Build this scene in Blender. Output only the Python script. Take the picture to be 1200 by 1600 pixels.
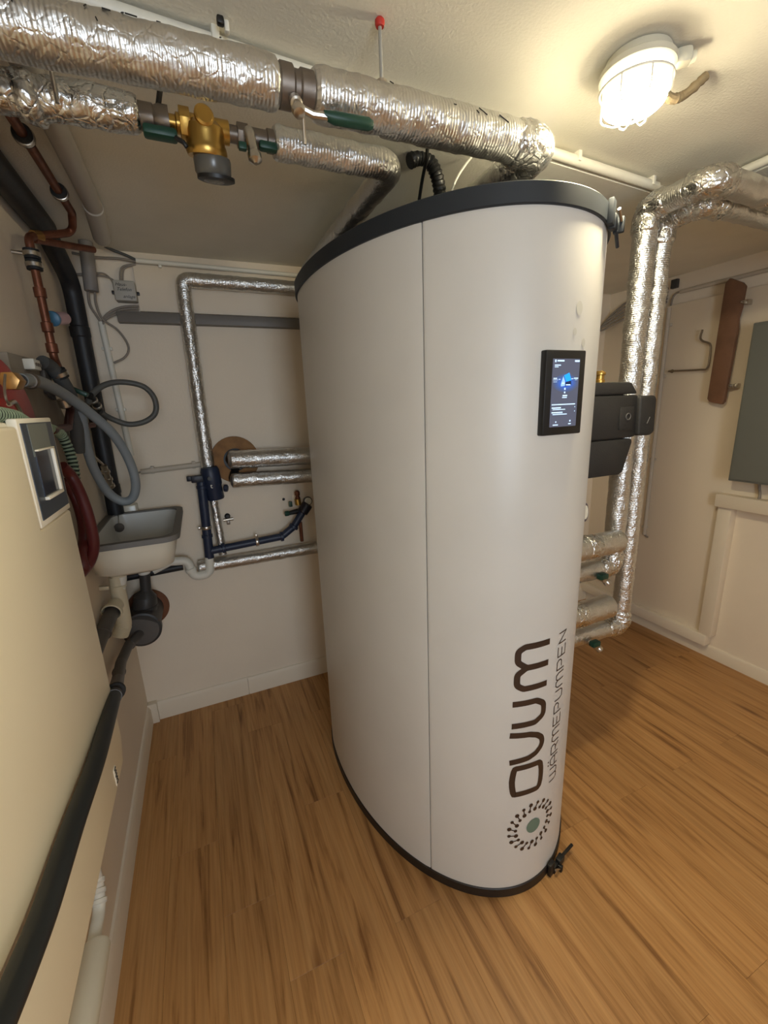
import bpy, bmesh, math, random
from mathutils import Vector, Matrix, noise
random.seed(7)
scene = bpy.context.scene
for o in list(bpy.data.objects):
    bpy.data.objects.remove(o)
COL = scene.collection
V = Vector

# ------------------------------------------------------------------ camera
CAM = V((0.38198, -2.07256, 1.45))
RC = Matrix(((0.91617219, -0.13131416, 0.37866227),
             (-0.3989949, -0.20964139, 0.89266655),
             (-0.03783648, -0.96892057, -0.24446129)))   # camera axes (right, down, forward) in the room
FPX = 660.0
cd = bpy.data.cameras.new('camera')
cd.sensor_fit = 'HORIZONTAL'; cd.sensor_width = 36.0; cd.lens = FPX / 1200 * 36.0
cd.clip_start = 0.01; cd.clip_end = 50
co = bpy.data.objects.new('camera', cd); COL.objects.link(co)
r_, d_, f_ = RC.col[0], RC.col[1], RC.col[2]
m = Matrix((r_, -d_, -f_)).transposed().to_4x4(); m.translation = CAM
co.matrix_world = m
scene.camera = co

# ------------------------------------------------------------------ world, daylight, exposure
w = bpy.data.worlds.new('world'); scene.world = w; w.use_nodes = True
w.node_tree.nodes['Background'].inputs[0].default_value = (0.62, 0.78, 1.0, 1)
w.node_tree.nodes['Background'].inputs[1].default_value = 1.0
WIN = dict(x0=0.15, x1=0.95, z0=0.90, z1=1.92, y=-3.6)            # basement window behind the camera
ld = bpy.data.lights.new('window_daylight', 'AREA'); ld.shape = 'RECTANGLE'
ld.size = WIN['x1'] - WIN['x0']; ld.size_y = WIN['z1'] - WIN['z0']; ld.energy = 35.0; ld.color = (0.74, 0.86, 1.0)
lo = bpy.data.objects.new('window_daylight', ld); COL.objects.link(lo)
lo.location = ((WIN['x0'] + WIN['x1']) / 2, WIN['y'] - 0.12, (WIN['z0'] + WIN['z1']) / 2)
lo.rotation_euler = (math.radians(90), 0, 0)
LAMP_STRENGTH = 395.0
LAMP_COLOR = (1.0, 0.88, 0.60)
vs = scene.view_settings
vs.view_transform = 'Standard'; vs.look = 'None'; vs.gamma = 1.0; vs.use_curve_mapping = False
vs.exposure = -0.06

# ------------------------------------------------------------------ helpers: a photograph pixel and a known plane give a point
def ray(px, py): return RC @ V((px - 600, py - 800, FPX))
def BX(px, py, x):
    r = ray(px, py); return CAM + r * ((x - CAM.x) / r.x)
def BY(px, py, y):
    r = ray(px, py); return CAM + r * ((y - CAM.y) / r.y)
def BZ(px, py, z):
    r = ray(px, py); return CAM + r * ((z - CAM.z) / r.z)

def lin(c):
    out = []
    for q in c:
        q /= 255.0
        out.append(q / 12.92 if q <= 0.04045 else ((q + 0.055) / 1.055) ** 2.4)
    return (*out, 1.0)

# ------------------------------------------------------------------ materials
MATS = {}
def nodes_of(name):
    mt = bpy.data.materials.new(name); mt.use_nodes = True
    nt = mt.node_tree; return mt, nt, nt.nodes['Principled BSDF']
def mat(name, rgb, rough=0.5, metal=0.0, bump=0.0, bscale=60.0, var=0.0, vscale=8.0, spec=0.5, coat=0.0):
    if name in MATS: return MATS[name]
    mt, nt, b = nodes_of(name)
    c = lin(rgb)
    b.inputs['Base Color'].default_value = c; b.inputs['Roughness'].default_value = rough
    b.inputs['Metallic'].default_value = metal; b.inputs['Specular IOR Level'].default_value = spec
    b.inputs['Coat Weight'].default_value = coat
    if bump or var:
        g = nt.nodes.new('ShaderNodeNewGeometry')
    if bump:
        n = nt.nodes.new('ShaderNodeTexNoise'); n.inputs['Scale'].default_value = bscale; n.inputs['Detail'].default_value = 4
        bp = nt.nodes.new('ShaderNodeBump'); bp.inputs['Strength'].default_value = bump; bp.inputs['Distance'].default_value = 0.002
        nt.links.new(g.outputs['Position'], n.inputs['Vector'])
        nt.links.new(n.outputs['Fac'], bp.inputs['Height']); nt.links.new(bp.outputs['Normal'], b.inputs['Normal'])
    if var:
        n2 = nt.nodes.new('ShaderNodeTexNoise'); n2.inputs['Scale'].default_value = vscale; n2.inputs['Detail'].default_value = 5
        mx = nt.nodes.new('ShaderNodeMix'); mx.data_type = 'RGBA'
        mx.inputs['A'].default_value = c; mx.inputs['B'].default_value = tuple(q * (1 - var) for q in c[:3]) + (1,)
        rp = nt.nodes.new('ShaderNodeMapRange'); rp.inputs['From Min'].default_value = 0.4; rp.inputs['From Max'].default_value = 0.7
        nt.links.new(g.outputs['Position'], n2.inputs['Vector']); nt.links.new(n2.outputs['Fac'], rp.inputs['Value'])
        nt.links.new(rp.outputs['Result'], mx.inputs['Factor']); nt.links.new(mx.outputs['Result'], b.inputs['Base Color'])
    MATS[name] = mt
    return mt
def emit(name, rgb, strength):
    if name in MATS: return MATS[name]
    mt, nt, b = nodes_of(name)
    b.inputs['Base Color'].default_value = lin(rgb); b.inputs['Emission Color'].default_value = lin(rgb)
    b.inputs['Emission Strength'].default_value = strength; b.inputs['Roughness'].default_value = 0.3
    MATS[name] = mt; return mt

def foil_material(name, rgb, scrim, wrinkle, rough):
    """aluminium foil wrap: crumpled, with a fine woven scrim that rings the pipe (uv in metres: along, around)"""
    mt, nt, b = nodes_of(name)
    N, L = nt.nodes.new, nt.links.new
    b.inputs['Base Color'].default_value = lin(rgb); b.inputs['Metallic'].default_value = 1.0
    tc = N('ShaderNodeTexCoord'); g = N('ShaderNodeNewGeometry')
    n1 = N('ShaderNodeTexNoise'); n1.inputs['Scale'].default_value = 38; n1.inputs['Detail'].default_value = 3; n1.inputs['Distortion'].default_value = 1.2
    vo = N('ShaderNodeTexVoronoi'); vo.feature = 'DISTANCE_TO_EDGE'; vo.inputs['Scale'].default_value = 42
    ds = N('ShaderNodeVectorMath'); ds.operation = 'MULTIPLY_ADD'
    nd = N('ShaderNodeTexNoise'); nd.inputs['Scale'].default_value = 30
    L(g.outputs['Position'], nd.inputs['Vector']); L(nd.outputs['Color'], ds.inputs[0]); ds.inputs[1].default_value = (0.03, 0.03, 0.03)
    L(g.outputs['Position'], ds.inputs[2]); L(ds.outputs[0], vo.inputs['Vector'])
    L(g.outputs['Position'], n1.inputs['Vector'])
    sep = N('ShaderNodeSeparateXYZ'); L(tc.outputs['UV'], sep.inputs[0])
    sn = N('ShaderNodeMath'); sn.operation = 'MULTIPLY'; sn.inputs[1].default_value = 2 * math.pi / 0.0062
    L(sep.outputs['X'], sn.inputs[0]); s2 = N('ShaderNodeMath'); s2.operation = 'SINE'; L(sn.outputs[0], s2.inputs[0])
    a1 = N('ShaderNodeMath'); a1.operation = 'MULTIPLY'; a1.inputs[1].default_value = scrim; L(s2.outputs[0], a1.inputs[0])
    mn = N('ShaderNodeMath'); mn.operation = 'MINIMUM'; mn.inputs[1].default_value = 0.12; L(vo.outputs['Distance'], mn.inputs[0])
    a2 = N('ShaderNodeMath'); a2.operation = 'MULTIPLY_ADD'; a2.inputs[1].default_value = 3.0 * wrinkle; L(mn.outputs[0], a2.inputs[0]); L(a1.outputs[0], a2.inputs[2])
    a3 = N('ShaderNodeMath'); a3.operation = 'MULTIPLY_ADD'; a3.inputs[1].default_value = 1.3 * wrinkle; L(n1.outputs['Fac'], a3.inputs[0]); L(a2.outputs[0], a3.inputs[2])
    bp = N('ShaderNodeBump'); bp.inputs['Strength'].default_value = 0.75; bp.inputs['Distance'].default_value = 0.004
    L(a3.outputs[0], bp.inputs['Height']); L(bp.outputs['Normal'], b.inputs['Normal'])
    mr = N('ShaderNodeMapRange'); mr.inputs['To Min'].default_value = rough - 0.08; mr.inputs['To Max'].default_value = rough + 0.14
    L(n1.outputs['Fac'], mr.inputs['Value']); L(mr.outputs['Result'], b.inputs['Roughness'])
    return mt
FOIL = foil_material('foil_scrim', (214, 213, 209), 0.07, 0.48, 0.33)
FOIL_PLAIN = foil_material('foil_plain', (214, 213, 209), 0.02, 1.0, 0.25)

def plank_material():
    mt, nt, b = nodes_of('oak_vinyl'); N, L = nt.nodes.new, nt.links.new
    oi = N('ShaderNodeObjectInfo'); g = N('ShaderNodeNewGeometry')
    off = N('ShaderNodeVectorMath'); off.operation = 'MULTIPLY_ADD'
    cb = N('ShaderNodeCombineXYZ'); L(oi.outputs['Random'], cb.inputs[0]); L(oi.outputs['Random'], cb.inputs[1])
    L(cb.outputs[0], off.inputs[0]); off.inputs[1].default_value = (17, 43, 0); L(g.outputs['Position'], off.inputs[2])
    mp = N('ShaderNodeMapping'); mp.inputs['Scale'].default_value = (34, 1.7, 1); L(off.outputs[0], mp.inputs['Vector'])
    n = N('ShaderNodeTexNoise'); n.inputs['Scale'].default_value = 1; n.inputs['Detail'].default_value = 6; n.inputs['Roughness'].default_value = 0.62; n.inputs['Distortion'].default_value = 0.6
    L(mp.outputs[0], n.inputs['Vector'])
    mp2 = N('ShaderNodeMapping'); mp2.inputs['Scale'].default_value = (130, 4, 1); L(off.outputs[0], mp2.inputs['Vector'])
    nf = N('ShaderNodeTexNoise'); nf.inputs['Scale'].default_value = 1; nf.inputs['Detail'].default_value = 3; L(mp2.outputs[0], nf.inputs['Vector'])
    cr = N('ShaderNodeValToRGB'); e = cr.color_ramp.elements
    e[0].position = 0.30; e[0].color = lin((124, 80, 38)); e[1].position = 0.66; e[1].color = lin((192, 144, 88))
    k = cr.color_ramp.elements.new(0.46); k.color = lin((180, 130, 74))
    L(n.outputs['Fac'], cr.inputs['Fac'])
    mx = N('ShaderNodeMix'); mx.data_type = 'RGBA'; mx.blend_type = 'MULTIPLY'; mx.inputs['Factor'].default_value = 0.45
    cr2 = N('ShaderNodeValToRGB'); cr2.color_ramp.elements[0].position = 0.35; cr2.color_ramp.elements[0].color = (0.62, 0.58, 0.52, 1); cr2.color_ramp.elements[1].position = 0.6
    L(nf.outputs['Fac'], cr2.inputs['Fac']); L(cr.outputs['Color'], mx.inputs['A']); L(cr2.outputs['Color'], mx.inputs['B'])
    # knots
    mp3 = N('ShaderNodeMapping'); mp3.inputs['Scale'].default_value = (7, 1.5, 1); L(off.outputs[0], mp3.inputs['Vector'])
    vo = N('ShaderNodeTexVoronoi'); vo.inputs['Scale'].default_value = 1.0; vo.inputs['Randomness'].default_value = 1; L(mp3.outputs[0], vo.inputs['Vector'])
    cr3 = N('ShaderNodeValToRGB'); cr3.color_ramp.elements[0].position = 0.02; cr3.color_ramp.elements[0].color = (0.36, 0.25, 0.17, 1); cr3.color_ramp.elements[1].position = 0.13; cr3.color_ramp.elements[1].color = (1, 1, 1, 1)
    L(vo.outputs['Distance'], cr3.inputs['Fac'])
    m3 = N('ShaderNodeMix'); m3.data_type = 'RGBA'; m3.blend_type = 'MULTIPLY'; m3.inputs['Factor'].default_value = 0.8
    L(mx.outputs['Result'], m3.inputs['A']); L(cr3.outputs['Color'], m3.inputs['B'])
    hs = N('ShaderNodeHueSaturation'); mr = N('ShaderNodeMapRange'); mr.inputs['To Min'].default_value = 0.96; mr.inputs['To Max'].default_value = 1.1
    L(oi.outputs['Random'], mr.inputs['Value']); L(mr.outputs['Result'], hs.inputs['Value']); hs.inputs['Saturation'].default_value = 0.98
    L(m3.outputs['Result'], hs.inputs['Color']); L(hs.outputs['Color'], b.inputs['Base Color'])
    b.inputs['Roughness'].default_value = 0.42; b.inputs['Specular IOR Level'].default_value = 0.4
    bp = N('ShaderNodeBump'); bp.inputs['Strength'].default_value = 0.12; bp.inputs['Distance'].default_value = 0.001
    L(nf.outputs['Fac'], bp.inputs['Height']); L(bp.outputs['Normal'], b.inputs['Normal'])
    return mt
PLANK = plank_material()
def stripe_material(name, c1, c2, pitch, rough=0.5):
    mt, nt, b = nodes_of(name); N, L = nt.nodes.new, nt.links.new
    tc = N('ShaderNodeTexCoord'); sep = N('ShaderNodeSeparateXYZ'); L(tc.outputs['UV'], sep.inputs[0])
    a = N('ShaderNodeMath'); a.operation = 'MULTIPLY'; a.inputs[1].default_value = 2 * math.pi / pitch; L(sep.outputs['X'], a.inputs[0])
    s = N('ShaderNodeMath'); s.operation = 'SINE'; L(a.outputs[0], s.inputs[0])
    t = N('ShaderNodeMath'); t.operation = 'GREATER_THAN'; t.inputs[1].default_value = 0.0; L(s.outputs[0], t.inputs[0])
    mx = N('ShaderNodeMix'); mx.data_type = 'RGBA'; mx.inputs['A'].default_value = lin(c1); mx.inputs['B'].default_value = lin(c2)
    L(t.outputs[0], mx.inputs['Factor']); L(mx.outputs['Result'], b.inputs['Base Color']); b.inputs['Roughness'].default_value = rough
    return mt
def glass_material():
    mt = bpy.data.materials.new('window_glass'); mt.use_nodes = True; nt = mt.node_tree; nt.nodes.clear()
    o = nt.nodes.new('ShaderNodeOutputMaterial'); t = nt.nodes.new('ShaderNodeBsdfTransparent'); g = nt.nodes.new('ShaderNodeBsdfGlossy')
    g.inputs['Roughness'].default_value = 0.02; mx = nt.nodes.new('ShaderNodeMixShader'); mx.inputs[0].default_value = 0.06
    nt.links.new(t.outputs[0], mx.inputs[1]); nt.links.new(g.outputs[0], mx.inputs[2]); nt.links.new(mx.outputs[0], o.inputs[0])
    return mt

WALL = mat('wall_paint', (238, 223, 201), 0.85, bump=0.25, bscale=90, var=0.05, vscale=3)
CEIL = mat('ceiling_stucco', (234, 229, 214), 0.9, bump=0.55, bscale=170, var=0.06, vscale=5)
TRIMW = mat('trim_paint', (232, 218, 196), 0.55, bump=0.06, bscale=40)
PANELW = mat('panel_paint', (232, 216, 192), 0.6, bump=0.08, bscale=30)
SHELL = mat('tank_shell', (214, 210, 202), 0.38, bump=0.05, bscale=14, var=0.04, vscale=5)
SLATE = mat('slate_plastic', (34, 40, 46), 0.55)
BLACK = mat('black_plastic', (20, 20, 20), 0.45)
EPP = mat('black_foam_shell', (34, 33, 33), 0.62, bump=0.5, bscale=320)
INK = mat('lettering_ink', (58, 40, 28), 0.5)
INKG = mat('logo_green', (104, 128, 112), 0.5)
COPPER = mat('copper', (132, 84, 64), 0.45, 0.75, bump=0.15, bscale=60, var=0.35, vscale=30)
BRASS = mat('brass', (196, 158, 84), 0.33, 0.95, bump=0.08, bscale=80)
NICKEL = mat('nickel', (196, 190, 180), 0.28, 1.0)
STEEL = mat('dull_steel', (132, 122, 112), 0.42, 0.85, bump=0.1, bscale=50)
GREEN = mat('green_plastic', (18, 62, 46), 0.45)
BLUE = mat('blue_plastic', (34, 44, 66), 0.45)
WPLAST = mat('white_plastic', (226, 222, 208), 0.45)
CREAM = mat('cream_enamel', (250, 238, 210), 0.42, bump=0.03, bscale=30)
CREAMW = mat('cream_edge', (250, 242, 222), 0.4)
GREYP = mat('grey_pipe', (92, 88, 84), 0.5)
GREYD = mat('dark_grey_pipe', (58, 56, 54), 0.5)
GREYL = mat('light_grey_pvc', (160, 154, 146), 0.5, bump=0.05, bscale=40)
HOSE = mat('grey_hose', (132, 138, 140), 0.5)
HOSED = mat('dark_grey_hose', (82, 82, 78), 0.55)
FOAMG = mat('grey_foam', (74, 74, 72), 0.8, bump=0.3, bscale=200)
REDV = mat('red_enamel', (138, 28, 22), 0.4)
REDH = mat('red_rubber', (82, 24, 22), 0.45)
TARP = mat('tarred_pipe', (30, 31, 34), 0.5, bump=0.3, bscale=50)
GREYCAB = mat('grey_cabinet', (116, 118, 112), 0.5, bump=0.03, bscale=300)
WOODB = mat('brown_board', (122, 86, 62), 0.7, bump=0.3, bscale=40, var=0.25, vscale=12)
WOODR = mat('plywood_ring', (150, 106, 58), 0.7, bump=0.2, bscale=50, var=0.3, vscale=25)
ENAMEL = mat('white_enamel', (224, 216, 196), 0.25)
ENAMELI = mat('white_enamel_inside', (206, 204, 196), 0.3)
RIM = mat('grey_rim', (116, 112, 106), 0.6)
CABLE = mat('grey_cable', (142, 132, 120), 0.6)
RED = mat('red_plug', (190, 48, 36), 0.5)
PAINTC = mat('painted_conduit', (196, 184, 166), 0.6)
RUBBER = mat('rubber', (28, 28, 28), 0.7)

# ------------------------------------------------------------------ mesh builder
def fillet(pts, rad, n=7):
    pts = [V(p) for p in pts]; out = [pts[0]]
    for i in range(1, len(pts) - 1):
        a, b, c = pts[i - 1], pts[i], pts[i + 1]
        d1, d2 = (a - b), (c - b); l1, l2 = d1.length, d2.length; d1.normalize(); d2.normalize()
        ang = d1.angle(d2)
        if ang > 3.1: out.append(b); continue
        t = min(rad / math.tan(ang / 2), 0.49 * l1, 0.49 * l2)
        p0, p1 = b + d1 * t, b + d2 * t
        for k in range(n + 1):
            u = k / n; out.append(p0 * (1 - u) ** 2 + b * 2 * u * (1 - u) + p1 * u * u)
    out.append(pts[-1]); return out
def spline(pts, n=10, closed=False):
    pts = [V(p) for p in pts]; out = []; N = len(pts)
    rng = range(N if closed else N - 1)
    for i in rng:
        p0 = pts[(i - 1) % N] if closed or i > 0 else pts[0]; p1 = pts[i]; p2 = pts[(i + 1) % N]
        p3 = pts[(i + 2) % N] if closed or i + 2 < N else pts[-1]
        for k in range(n):
            t = k / n
            out.append(0.5 * ((2 * p1) + (p2 - p0) * t + (2 * p0 - 5 * p1 + 4 * p2 - p3) * t * t + (3 * p1 - p0 - 3 * p2 + p3) * t ** 3))
    if not closed: out.append(pts[-1])
    return out
def resample(pts, step):
    d = [0]
    for a, b in zip(pts, pts[1:]): d.append(d[-1] + (b - a).length)
    n = max(2, int(d[-1] / step)); out = []; j = 0
    for k in range(n + 1):
        s = d[-1] * k / n
        while j < len(d) - 2 and d[j + 1] < s: j += 1
        q = (s - d[j]) / max(d[j + 1] - d[j], 1e-9); out.append(pts[j].lerp(pts[j + 1], min(max(q, 0), 1)))
    return out
def basis(ax):
    ax = V(ax).normalized(); h = V((0, 0, 1)) if abs(ax.z) < 0.9 else V((1, 0, 0))
    u = h.cross(ax).normalized(); return u, ax.cross(u), ax

class MB:
    def __init__(s): s.v = []; s.f = []; s.uv = {}
    def tube(s, path, r, seg=14, cap=True, closed=False, crinkle=0.0, ruv=True):
        P = [V(p) for p in path]; n = len(P); base = len(s.v)
        R = r if isinstance(r, (list, tuple)) else [r] * n
        T = []
        for i in range(n):
            a = P[(i - 1) % n] if closed or i else P[0]; b = P[(i + 1) % n] if closed or i < n - 1 else P[-1]
            T.append((b - a).normalized())
        u, _, _ = basis(T[0]); L = 0
        for i in range(n):
            u = (u - T[i] * u.dot(T[i])).normalized(); w_ = T[i].cross(u)
            if i: L += (P[i] - P[i - 1]).length
            for k in range(seg):
                a = 2 * math.pi * k / seg; d = u * math.cos(a) + w_ * math.sin(a); rr = R[i]
                p = P[i] + d * rr
                if crinkle:
                    q = noise.noise(p * 26) * 0.6 + noise.noise(p * 70 + V((3, 1, 7))) * 0.5 + noise.noise(p * 150) * 0.25
                    p = p + d * q * crinkle
                s.uv[len(s.v)] = (L, a * R[i]); s.v.append(p)
        m_ = n if closed else n - 1
        for i in range(m_):
            for k in range(seg):
                a = base + i * seg + k; b = base + i * seg + (k + 1) % seg
                c = base + ((i + 1) % n) * seg + (k + 1) % seg; d = base + ((i + 1) % n) * seg + k
                s.f.append((a, b, c, d))
        if cap and not closed:
            s.f.append(tuple(base + k for k in range(seg))[::-1]); s.f.append(tuple(base + (n - 1) * seg + k for k in range(seg)))
        return s
    def lathe(s, prof, org, axis=(0, 0, 1), seg=24, sx=1.0):
        u, w_, ax = basis(axis); org = V(org); base = len(s.v); n = len(prof)
        for (r, h) in prof:
            for k in range(seg):
                a = 2 * math.pi * k / seg; s.v.append(org + ax * h + (u * math.cos(a) * sx + w_ * math.sin(a)) * max(r, 1e-5))
        for i in range(n - 1):
            for k in range(seg):
                a = base + i * seg + k; b = base + i * seg + (k + 1) % seg
                s.f.append((a, b, b + seg, a + seg))
        s.f.append(tuple(base + k for k in range(seg))[::-1]); s.f.append(tuple(base + (n - 1) * seg + k for k in range(seg)))
        return s
    def box(s, c, size, M=None):
        c = V(c); h = V(size) / 2; base = len(s.v)
        for x in (-1, 1):
            for y in (-1, 1):
                for z in (-1, 1):
                    p = V((x * h.x, y * h.y, z * h.z)); p = (M @ p) if M else p; s.v.append(c + p)
        for q in ((0, 1, 3, 2), (4, 6, 7, 5), (0, 4, 5, 1), (2, 3, 7, 6), (0, 2, 6, 4), (1, 5, 7, 3)): s.f.append(tuple(base + k for k in q))
        return s
    def bb(s, lo, hi):
        lo, hi = V(lo), V(hi); return s.box((lo + hi) / 2, hi - lo)
    def prism(s, poly, vec):
        base = len(s.v); n = len(poly); vec = V(vec)
        for p in poly: s.v.append(V(p))
        for p in poly: s.v.append(V(p) + vec)
        s.f.append(tuple(base + k for k in range(n))[::-1]); s.f.append(tuple(base + n + k for k in range(n)))
        for k in range(n): s.f.append((base + k, base + (k + 1) % n, base + n + (k + 1) % n, base + n + k))
        return s
    def hexnut(s, org, axis, r, h):
        u, w_, ax = basis(axis); org = V(org)
        return s.prism([org + (u * math.cos(k * math.pi / 3) + w_ * math.sin(k * math.pi / 3)) * r for k in range(6)], ax * h)
    def build(s, name, material, parent=None, bevel=0.0, sharp=35, bseg=2):
        me = bpy.data.meshes.new(name); org = V((0, 0, 0))
        vs_ = s.v
        if parent is None:
            xs = [p.x for p in vs_]; ys = [p.y for p in vs_]; zs = [p.z for p in vs_]
            org = V(((min(xs) + max(xs)) / 2, (min(ys) + max(ys)) / 2, min(zs)))
        me.from_pydata([tuple(p - org) for p in vs_], [], s.f)
        if s.uv:
            ul = me.uv_layers.new(name='UVMap')
            for lp in me.loops: ul.data[lp.index].uv = s.uv.get(lp.vertex_index, (0, 0))
        bm = bmesh.new(); bm.from_mesh(me); bmesh.ops.recalc_face_normals(bm, faces=bm.faces)
        if bevel:
            es = [e for e in bm.edges if e.is_manifold and e.calc_face_angle(0) > math.radians(25)]
            bmesh.ops.bevel(bm, geom=es, offset=bevel, segments=bseg, profile=0.5, affect='EDGES', clamp_overlap=True)
        bm.to_mesh(me); bm.free()
        me.polygons.foreach_set('use_smooth', [True] * len(me.polygons)); me.set_sharp_from_angle(angle=math.radians(sharp))
        if material: me.materials.append(material)
        o = bpy.data.objects.new(name, me); COL.objects.link(o)
        if parent is None: o.location = org
        else: put(o, parent)
        return o
def put(o, parent):
    o.parent = parent
    if parent.type == 'EMPTY': o.location = -parent.location
    elif parent.parent is None: o.location = -parent.location
def tag(o, label=None, cat=None, group=None, kind=None):
    if label: o['label'] = label
    if cat: o['category'] = cat
    if group: o['group'] = group
    if kind: o['kind'] = kind
    return o
def thing(name, label, cat, loc, group=None):
    o = bpy.data.objects.new(name, None); COL.objects.link(o); o.location = loc; o.empty_display_size = 0.05
    return tag(o, label, cat, group)
def struct(name, mb, material, bevel=0.0, label=None):
    return tag(mb.build(name, material, None, bevel), label, None, None, 'structure')
def text_mesh(body, size, M, material, name, parent, shear=0.0, extrude=0.0003):
    cu = bpy.data.curves.new(name, 'FONT'); cu.body = body; cu.size = size; cu.align_x = 'CENTER'; cu.align_y = 'CENTER'; cu.shear = shear; cu.extrude = extrude; cu.resolution_u = 2
    t = bpy.data.objects.new(name, cu); COL.objects.link(t)
    dg = bpy.context.evaluated_depsgraph_get(); me = bpy.data.meshes.new_from_object(t.evaluated_get(dg)); bpy.data.objects.remove(t)
    me.transform(M); o = bpy.data.objects.new(name, me); COL.objects.link(o); me.materials.clear(); me.materials.append(material); put(o, parent); return o
def foil_tube(path, r, name, parent, material=None, crinkle=0.0035, endr=0.55, seg=40, step=0.006):
    P = resample([V(p) for p in path], step); n = len(P)
    L = [0]
    for a, b in zip(P, P[1:]): L.append(L[-1] + (b - a).length)
    R = []
    for i in range(n):
        e = min(L[i], L[-1] - L[i]) / (r * 0.45)
        R.append(r * (1.0 if e >= 1 else endr + (1 - endr) * math.sqrt(max(0, 1 - (1 - e) ** 2))))
    return MB().tube(P, R, seg, True, crinkle=crinkle).build(name, material or FOIL, parent, sharp=80)

# ================================================================== SETTING
XR, XL, YB, YF = 2.873, -0.013, 0.013, -3.6
ZL, ZU = 2.07, 2.10
def riser(x): return -1.135 + (x + 0.013) * 0.0725          # the ceiling step runs almost square to the side walls
XS = 1.975                                                   # and returns towards the front here
T = 0.12
# floor with separate planks
fl = struct('floor', MB().bb((XL - T, YF - T, -0.08), (XR + T, YB + T, -0.006)), mat('screed', (96, 66, 40), 0.8), label='oak coloured vinyl plank floor')
PW = 0.152; row = 0; x = -0.042
cache = {}
while x < XR:
    first = {0: -1.247, 1: -0.765, 2: -1.02}.get(row, -1.247 if row % 2 else -0.765)
    edges = sorted([first + k * 0.965 for k in range(-4, 4)])
    edges = [YF] + [e for e in edges if YF < e < YB] + [YB]
    x1 = min(x + PW, XR); x0 = max(x, XL)
    for y0, y1 in zip(edges, edges[1:]):
        g = 0.0002
        mb = MB().bb((x0 + g, y0 + g, -0.0055), (x1 - g, y1 - g, 0.0))
        p = mb.build('plank', PLANK, fl, bevel=0.0003, bseg=1)
    x += PW; row += 1
# ceiling: lower part at the back and right, shallow raised part in front
mb = MB()
mb.prism([(XL - T, YB + T, ZL), (XL - T, riser(XL), ZL), (XS, riser(XS), ZL), (XS, YF - T, ZL), (XR + T, YF - T, ZL), (XR + T, YB + T, ZL)], (0, 0, 0.16))
mb.prism([(XL - T, riser(XL), ZU), (XS, riser(XS), ZU), (XS, YF - T, ZU), (XL - T, YF - T, ZU)], (0, 0, 0.13))
struct('ceiling', mb, CEIL, label='rough plastered white ceiling with a shallow step')
struct('wall_left', MB().bb((XL - T, YF, 0), (XL, YB, ZL)), WALL, label='white plastered wall behind the cream boiler')
struct('wall_back', MB().bb((XL - T, YB, 0), (XR + T, YB + T, ZL)), WALL, label='white plastered wall behind the oval tank')
struct('wall_right', MB().bb((XR, YF, 0), (XR + T, YB, ZL)), WALL, label='white wall with the grey cabinet')
mb = MB()
mb.bb((XL - T, YF - T, 0), (WIN['x0'], YF, ZU)); mb.bb((WIN['x1'], YF - T, 0), (XR + T, YF, ZU))
mb.bb((WIN['x0'], YF - T, 0), (WIN['x1'], YF, WIN['z0'])); mb.bb((WIN['x0'], YF - T, WIN['z1']), (WIN['x1'], YF, ZU))
struct('wall_front', mb, WALL, label='wall with the basement window')
# window
mb = MB(); fw = 0.045
for lo, hi in (((WIN['x0'], WIN['z0']), (WIN['x0'] + fw, WIN['z1'])), ((WIN['x1'] - fw, WIN['z0']), (WIN['x1'], WIN['z1'])),
               ((WIN['x0'] + fw, WIN['z0']), (WIN['x1'] - fw, WIN['z0'] + fw)), ((WIN['x0'] + fw, WIN['z1'] - fw), (WIN['x1'] - fw, WIN['z1']))):
    mb.bb((lo[0], YF - 0.08, lo[1]), (hi[0], YF - 0.03, hi[1]))
wf = struct('window_1', mb, TRIMW, label='small white framed basement window')
MB().bb((WIN['x0'] + fw, YF - 0.058, WIN['z0'] + fw), (WIN['x1'] - fw, YF - 0.052, WIN['z1'] - fw)).build('pane', glass_material(), wf)
# baseboards
def skirting(name, a, b, inward, h=0.098, t=0.013, label=None):
    a, b, n = V(a), V(b), V(inward)
    prof = [(0, 0), (t, 0), (t, h * 0.80), (t * 0.72, h * 0.90), (t * 0.5, h * 0.97), (0, h)]
    base = [a + n * q[0] + V((0, 0, q[1])) for q in prof]
    return struct(name, MB().prism(base, b - a), TRIMW, label=label)
skirting('baseboard_left', (XL, YF, 0), (XL, YB, 0), (1, 0, 0), label='white baseboard along the boiler wall')
bb_ = skirting('baseboard_back', (0.028, YB, 0), (0.449, YB, 0), (0, -1, 0), label='white baseboard behind the tank')
prof2 = MB(); 
def back_piece(x0, x1, name, h=0.098, t=0.0145):
    prof = [(0, 0), (t, 0), (t, h * 0.80), (t * 0.72, h * 0.90), (t * 0.5, h * 0.97), (0, h)]
    base = [V((x0, YB - q[0], q[1])) for q in prof]
    MB().prism(base, (x1 - x0, 0, 0)).build(name, TRIMW, bb_)
back_piece(0.451, XR, 'board', 0.096, 0.0135)
MB().bb((-0.012, YB - 0.032, 0), (0.028, YB, 0.104)).build('corner_block', TRIMW, bb_, bevel=0.002)
skirting('baseboard_right', (XR, YB, 0), (XR, YF, 0), (-1, 0, 0), h=0.07, label='white baseboard along the grey cabinet wall')
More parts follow.
